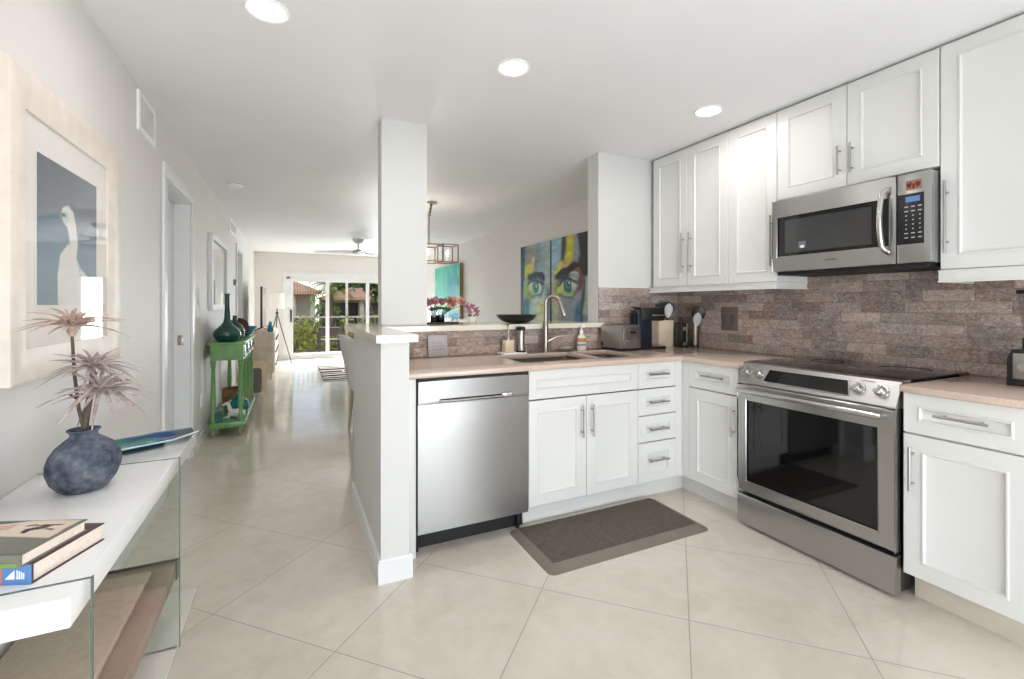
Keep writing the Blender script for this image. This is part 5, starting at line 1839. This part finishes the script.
tree('clipped_hedge_shrub', 'low bright hedge shrub in front of the left house', -.6, 23.0, [((0, 0, 2.6), (2.4, .8, 1.3))], 1500, .22, M_leaf1, .05, 'hedge before the houses', 4)
tree('clipped_hedge_shrub', 'low bright hedge shrub in front of the porch house', 4.2, 23.5, [((0, 0, 2.6), (2.6, .8, 1.3))], 1500, .22, M_leaf1, .05, 'hedge before the houses', 5)
tree('shade_tree', 'leafy green tree hanging over the middle of the glass door view', 3.5, 20.5, [((0, 0, 6.0), (1.6, 1.3, 1.3)), ((1.4, .2, 5.4), (1.2, 1.1, 1.0)), ((-1.3, .2, 5.9), (1.1, 1.0, 1.0)), ((.4, 0, 5.0), (1.0, 1.0, .6))], 650, .26, M_leaf3, .13, 'trees beyond the balcony', 6)
tree('shade_tree', 'green tree at the right edge of the glass door view', 5.9, 22.0, [((0, 0, 5.8), (1.6, 1.3, 1.6)), ((-.8, .2, 4.9), (1.0, 1.0, 1.0)), ((1.3, .2, 5.2), (1.2, 1.1, 1.3))], 700, .26, M_leaf2, .14, 'trees beyond the balcony', 7)


def palm(name, label, x, y, h, n, L, seed, group):
    rnd = random.Random(seed)
    t_ = thing(name, label, 'tree', (x, y, GZ0), group=group)
    mb = MB(); mb.tube([(0, 0, 0), (.06, 0, h * .5), (0, 0, h)], [.13, .10, .09], 10); mb.build('trunk', M_bark, t_)
    mb = MB()
    for k in range(n):
        a = 2 * pi * k / n + rnd.uniform(-.2, .2); el = rnd.uniform(-.1, 1.1)
        hd_ = Vector((cos(a), sin(a), 0)); sd_ = Vector((-sin(a), cos(a), 0))
        pr = None
        for j in range(15):
            s = j / 14
            p = Vector((0, 0, h)) + hd_ * (L * s * cos(el * (1 - .4 * s))) + Vector((0, 0, L * (s * sin(el) - .75 * s * s)))
            if pr is not None:
                t2 = (p - pr).normalized()
                for sg in (-1, 1):
                    l = .36 * L * (sin(pi * (.1 + .85 * s)) ** .7)
                    e = p + sd_ * sg * l * .8 + t2 * l * .5 + Vector((0, 0, -l * .35))
                    w_ = t2 * .03 * L
                    mb.bm.faces.new([mb.bm.verts.new(p - w_), mb.bm.verts.new(p + w_), mb.bm.verts.new(e)])
            pr = p
    mb.build('fronds', M_leaf1, t_, smooth=0)


palm('palm_tree', 'small palm tree between the two tiled roofs', 1.75, 24.5, 5.2, 16, 1.3, 1, 'palms beyond the balcony')
palm('palm_tree', 'low palm with arching fronds just beyond the railing', -.2, 17.4, 2.9, 18, 1.5, 2, 'palms beyond the balcony')


def roof_mat():
    g = G('terracotta_roof')
    wv = g.n('ShaderNodeTexWave', wave_type='BANDS', bands_direction='X'); g.link(g.pos(), wv.inputs[0]); wv.inputs['Scale'].default_value = 2.2
    n = g.noise(g.pos(), 3, 3)
    g.set(col=g.ramp(g.m('ADD', g.m('MULTIPLY', wv.outputs['Fac'], .4), g.m('MULTIPLY', n, .6)), [(.3, S(176, 128, 100)), (.7, S(216, 174, 144))]), rough=.8)
    return g.mat


M_roof = roof_mat()
M_stucco = plain('stucco', S(196, 186, 170), .8, var=.05)
M_dkwin = plain('dark_window', S(44, 46, 48), .2)


def house(label, x0, x1, y0, y1, zt, hr, bays, group):
    t_ = thing('house', label, 'house', (x0, y0, GZ0), group=group)
    w, d_, h = x1 - x0, y1 - y0, zt - GZ0
    mb = MB(); mb.box(0, w, .9, d_, 0, h); mb.build('walls', M_stucco, t_)
    mb = MB(); bm = mb.bm
    e = .3
    A_ = [bm.verts.new(p) for p in ((-e, -e, h), (w + e, -e, h), (w + e, d_ + e, h), (-e, d_ + e, h))]
    r0, r1 = bm.verts.new((w * .3, d_ / 2, h + hr)), bm.verts.new((w * .7, d_ / 2, h + hr))
    for f_ in ((A_[0], A_[1], r1, r0), (A_[1], A_[2], r1), (A_[2], A_[3], r0, r1), (A_[3], A_[0], r0)): bm.faces.new(f_)
    bm.faces.new(list(reversed(A_)))
    mb.box(-e, w + e, -e, -e + .06, h - .18, h)
    mb.build('roof', M_roof, t_, smooth=0)
    for a, b in bays:
        mb = MB(); mb.box(a, b, .86, .9, h - 2.3, h - .35); mb.build('window', M_dkwin, t_)
    mb = MB(); mb.box(0, w, .0, .9, h - 2.75, h - 2.6); mb.build('balcony_slab', M_stucco, t_)
    xs_ = sorted({0.15, w - .15} | {b[1] + .15 for b in bays})
    for x in xs_:
        mb = MB(); mb.box(x - .14, x + .14, .0, .28, 0, h); mb.build('column', M_stucco, t_)


house('pale house with a terracotta hip roof at the left of the glass door view', -2.6, 1.25, 29.5, 37, 2.05, .80, [(.6, 1.5), (1.9, 2.5)], 'houses beyond the garden')
house('house with a dark screened porch behind the palm and trees', 1.95, 8.5, 32.0, 40, 1.75, .80, [(.4, 2.1), (2.6, 4.4), (4.9, 6.6)], 'houses beyond the garden')
random.seed(1)
for k, (x, y) in enumerate(((-6, 44), (7.5, 47), (14, 46))):
    tree('distant_tree', ['distant tree on the far left behind the houses', 'distant tree rising behind the porch house roof', 'distant tree on the far right behind the houses'][k], x, y, [((0, 0, 6.2), (3.4, 2, 2.4)), ((2, 0, 5.5), (2.6, 2, 2)), ((-2.4, 0, 5.2), (2.4, 2, 2))], 500, .6, M_leaf3, .2, 'distant trees', 20 + k)
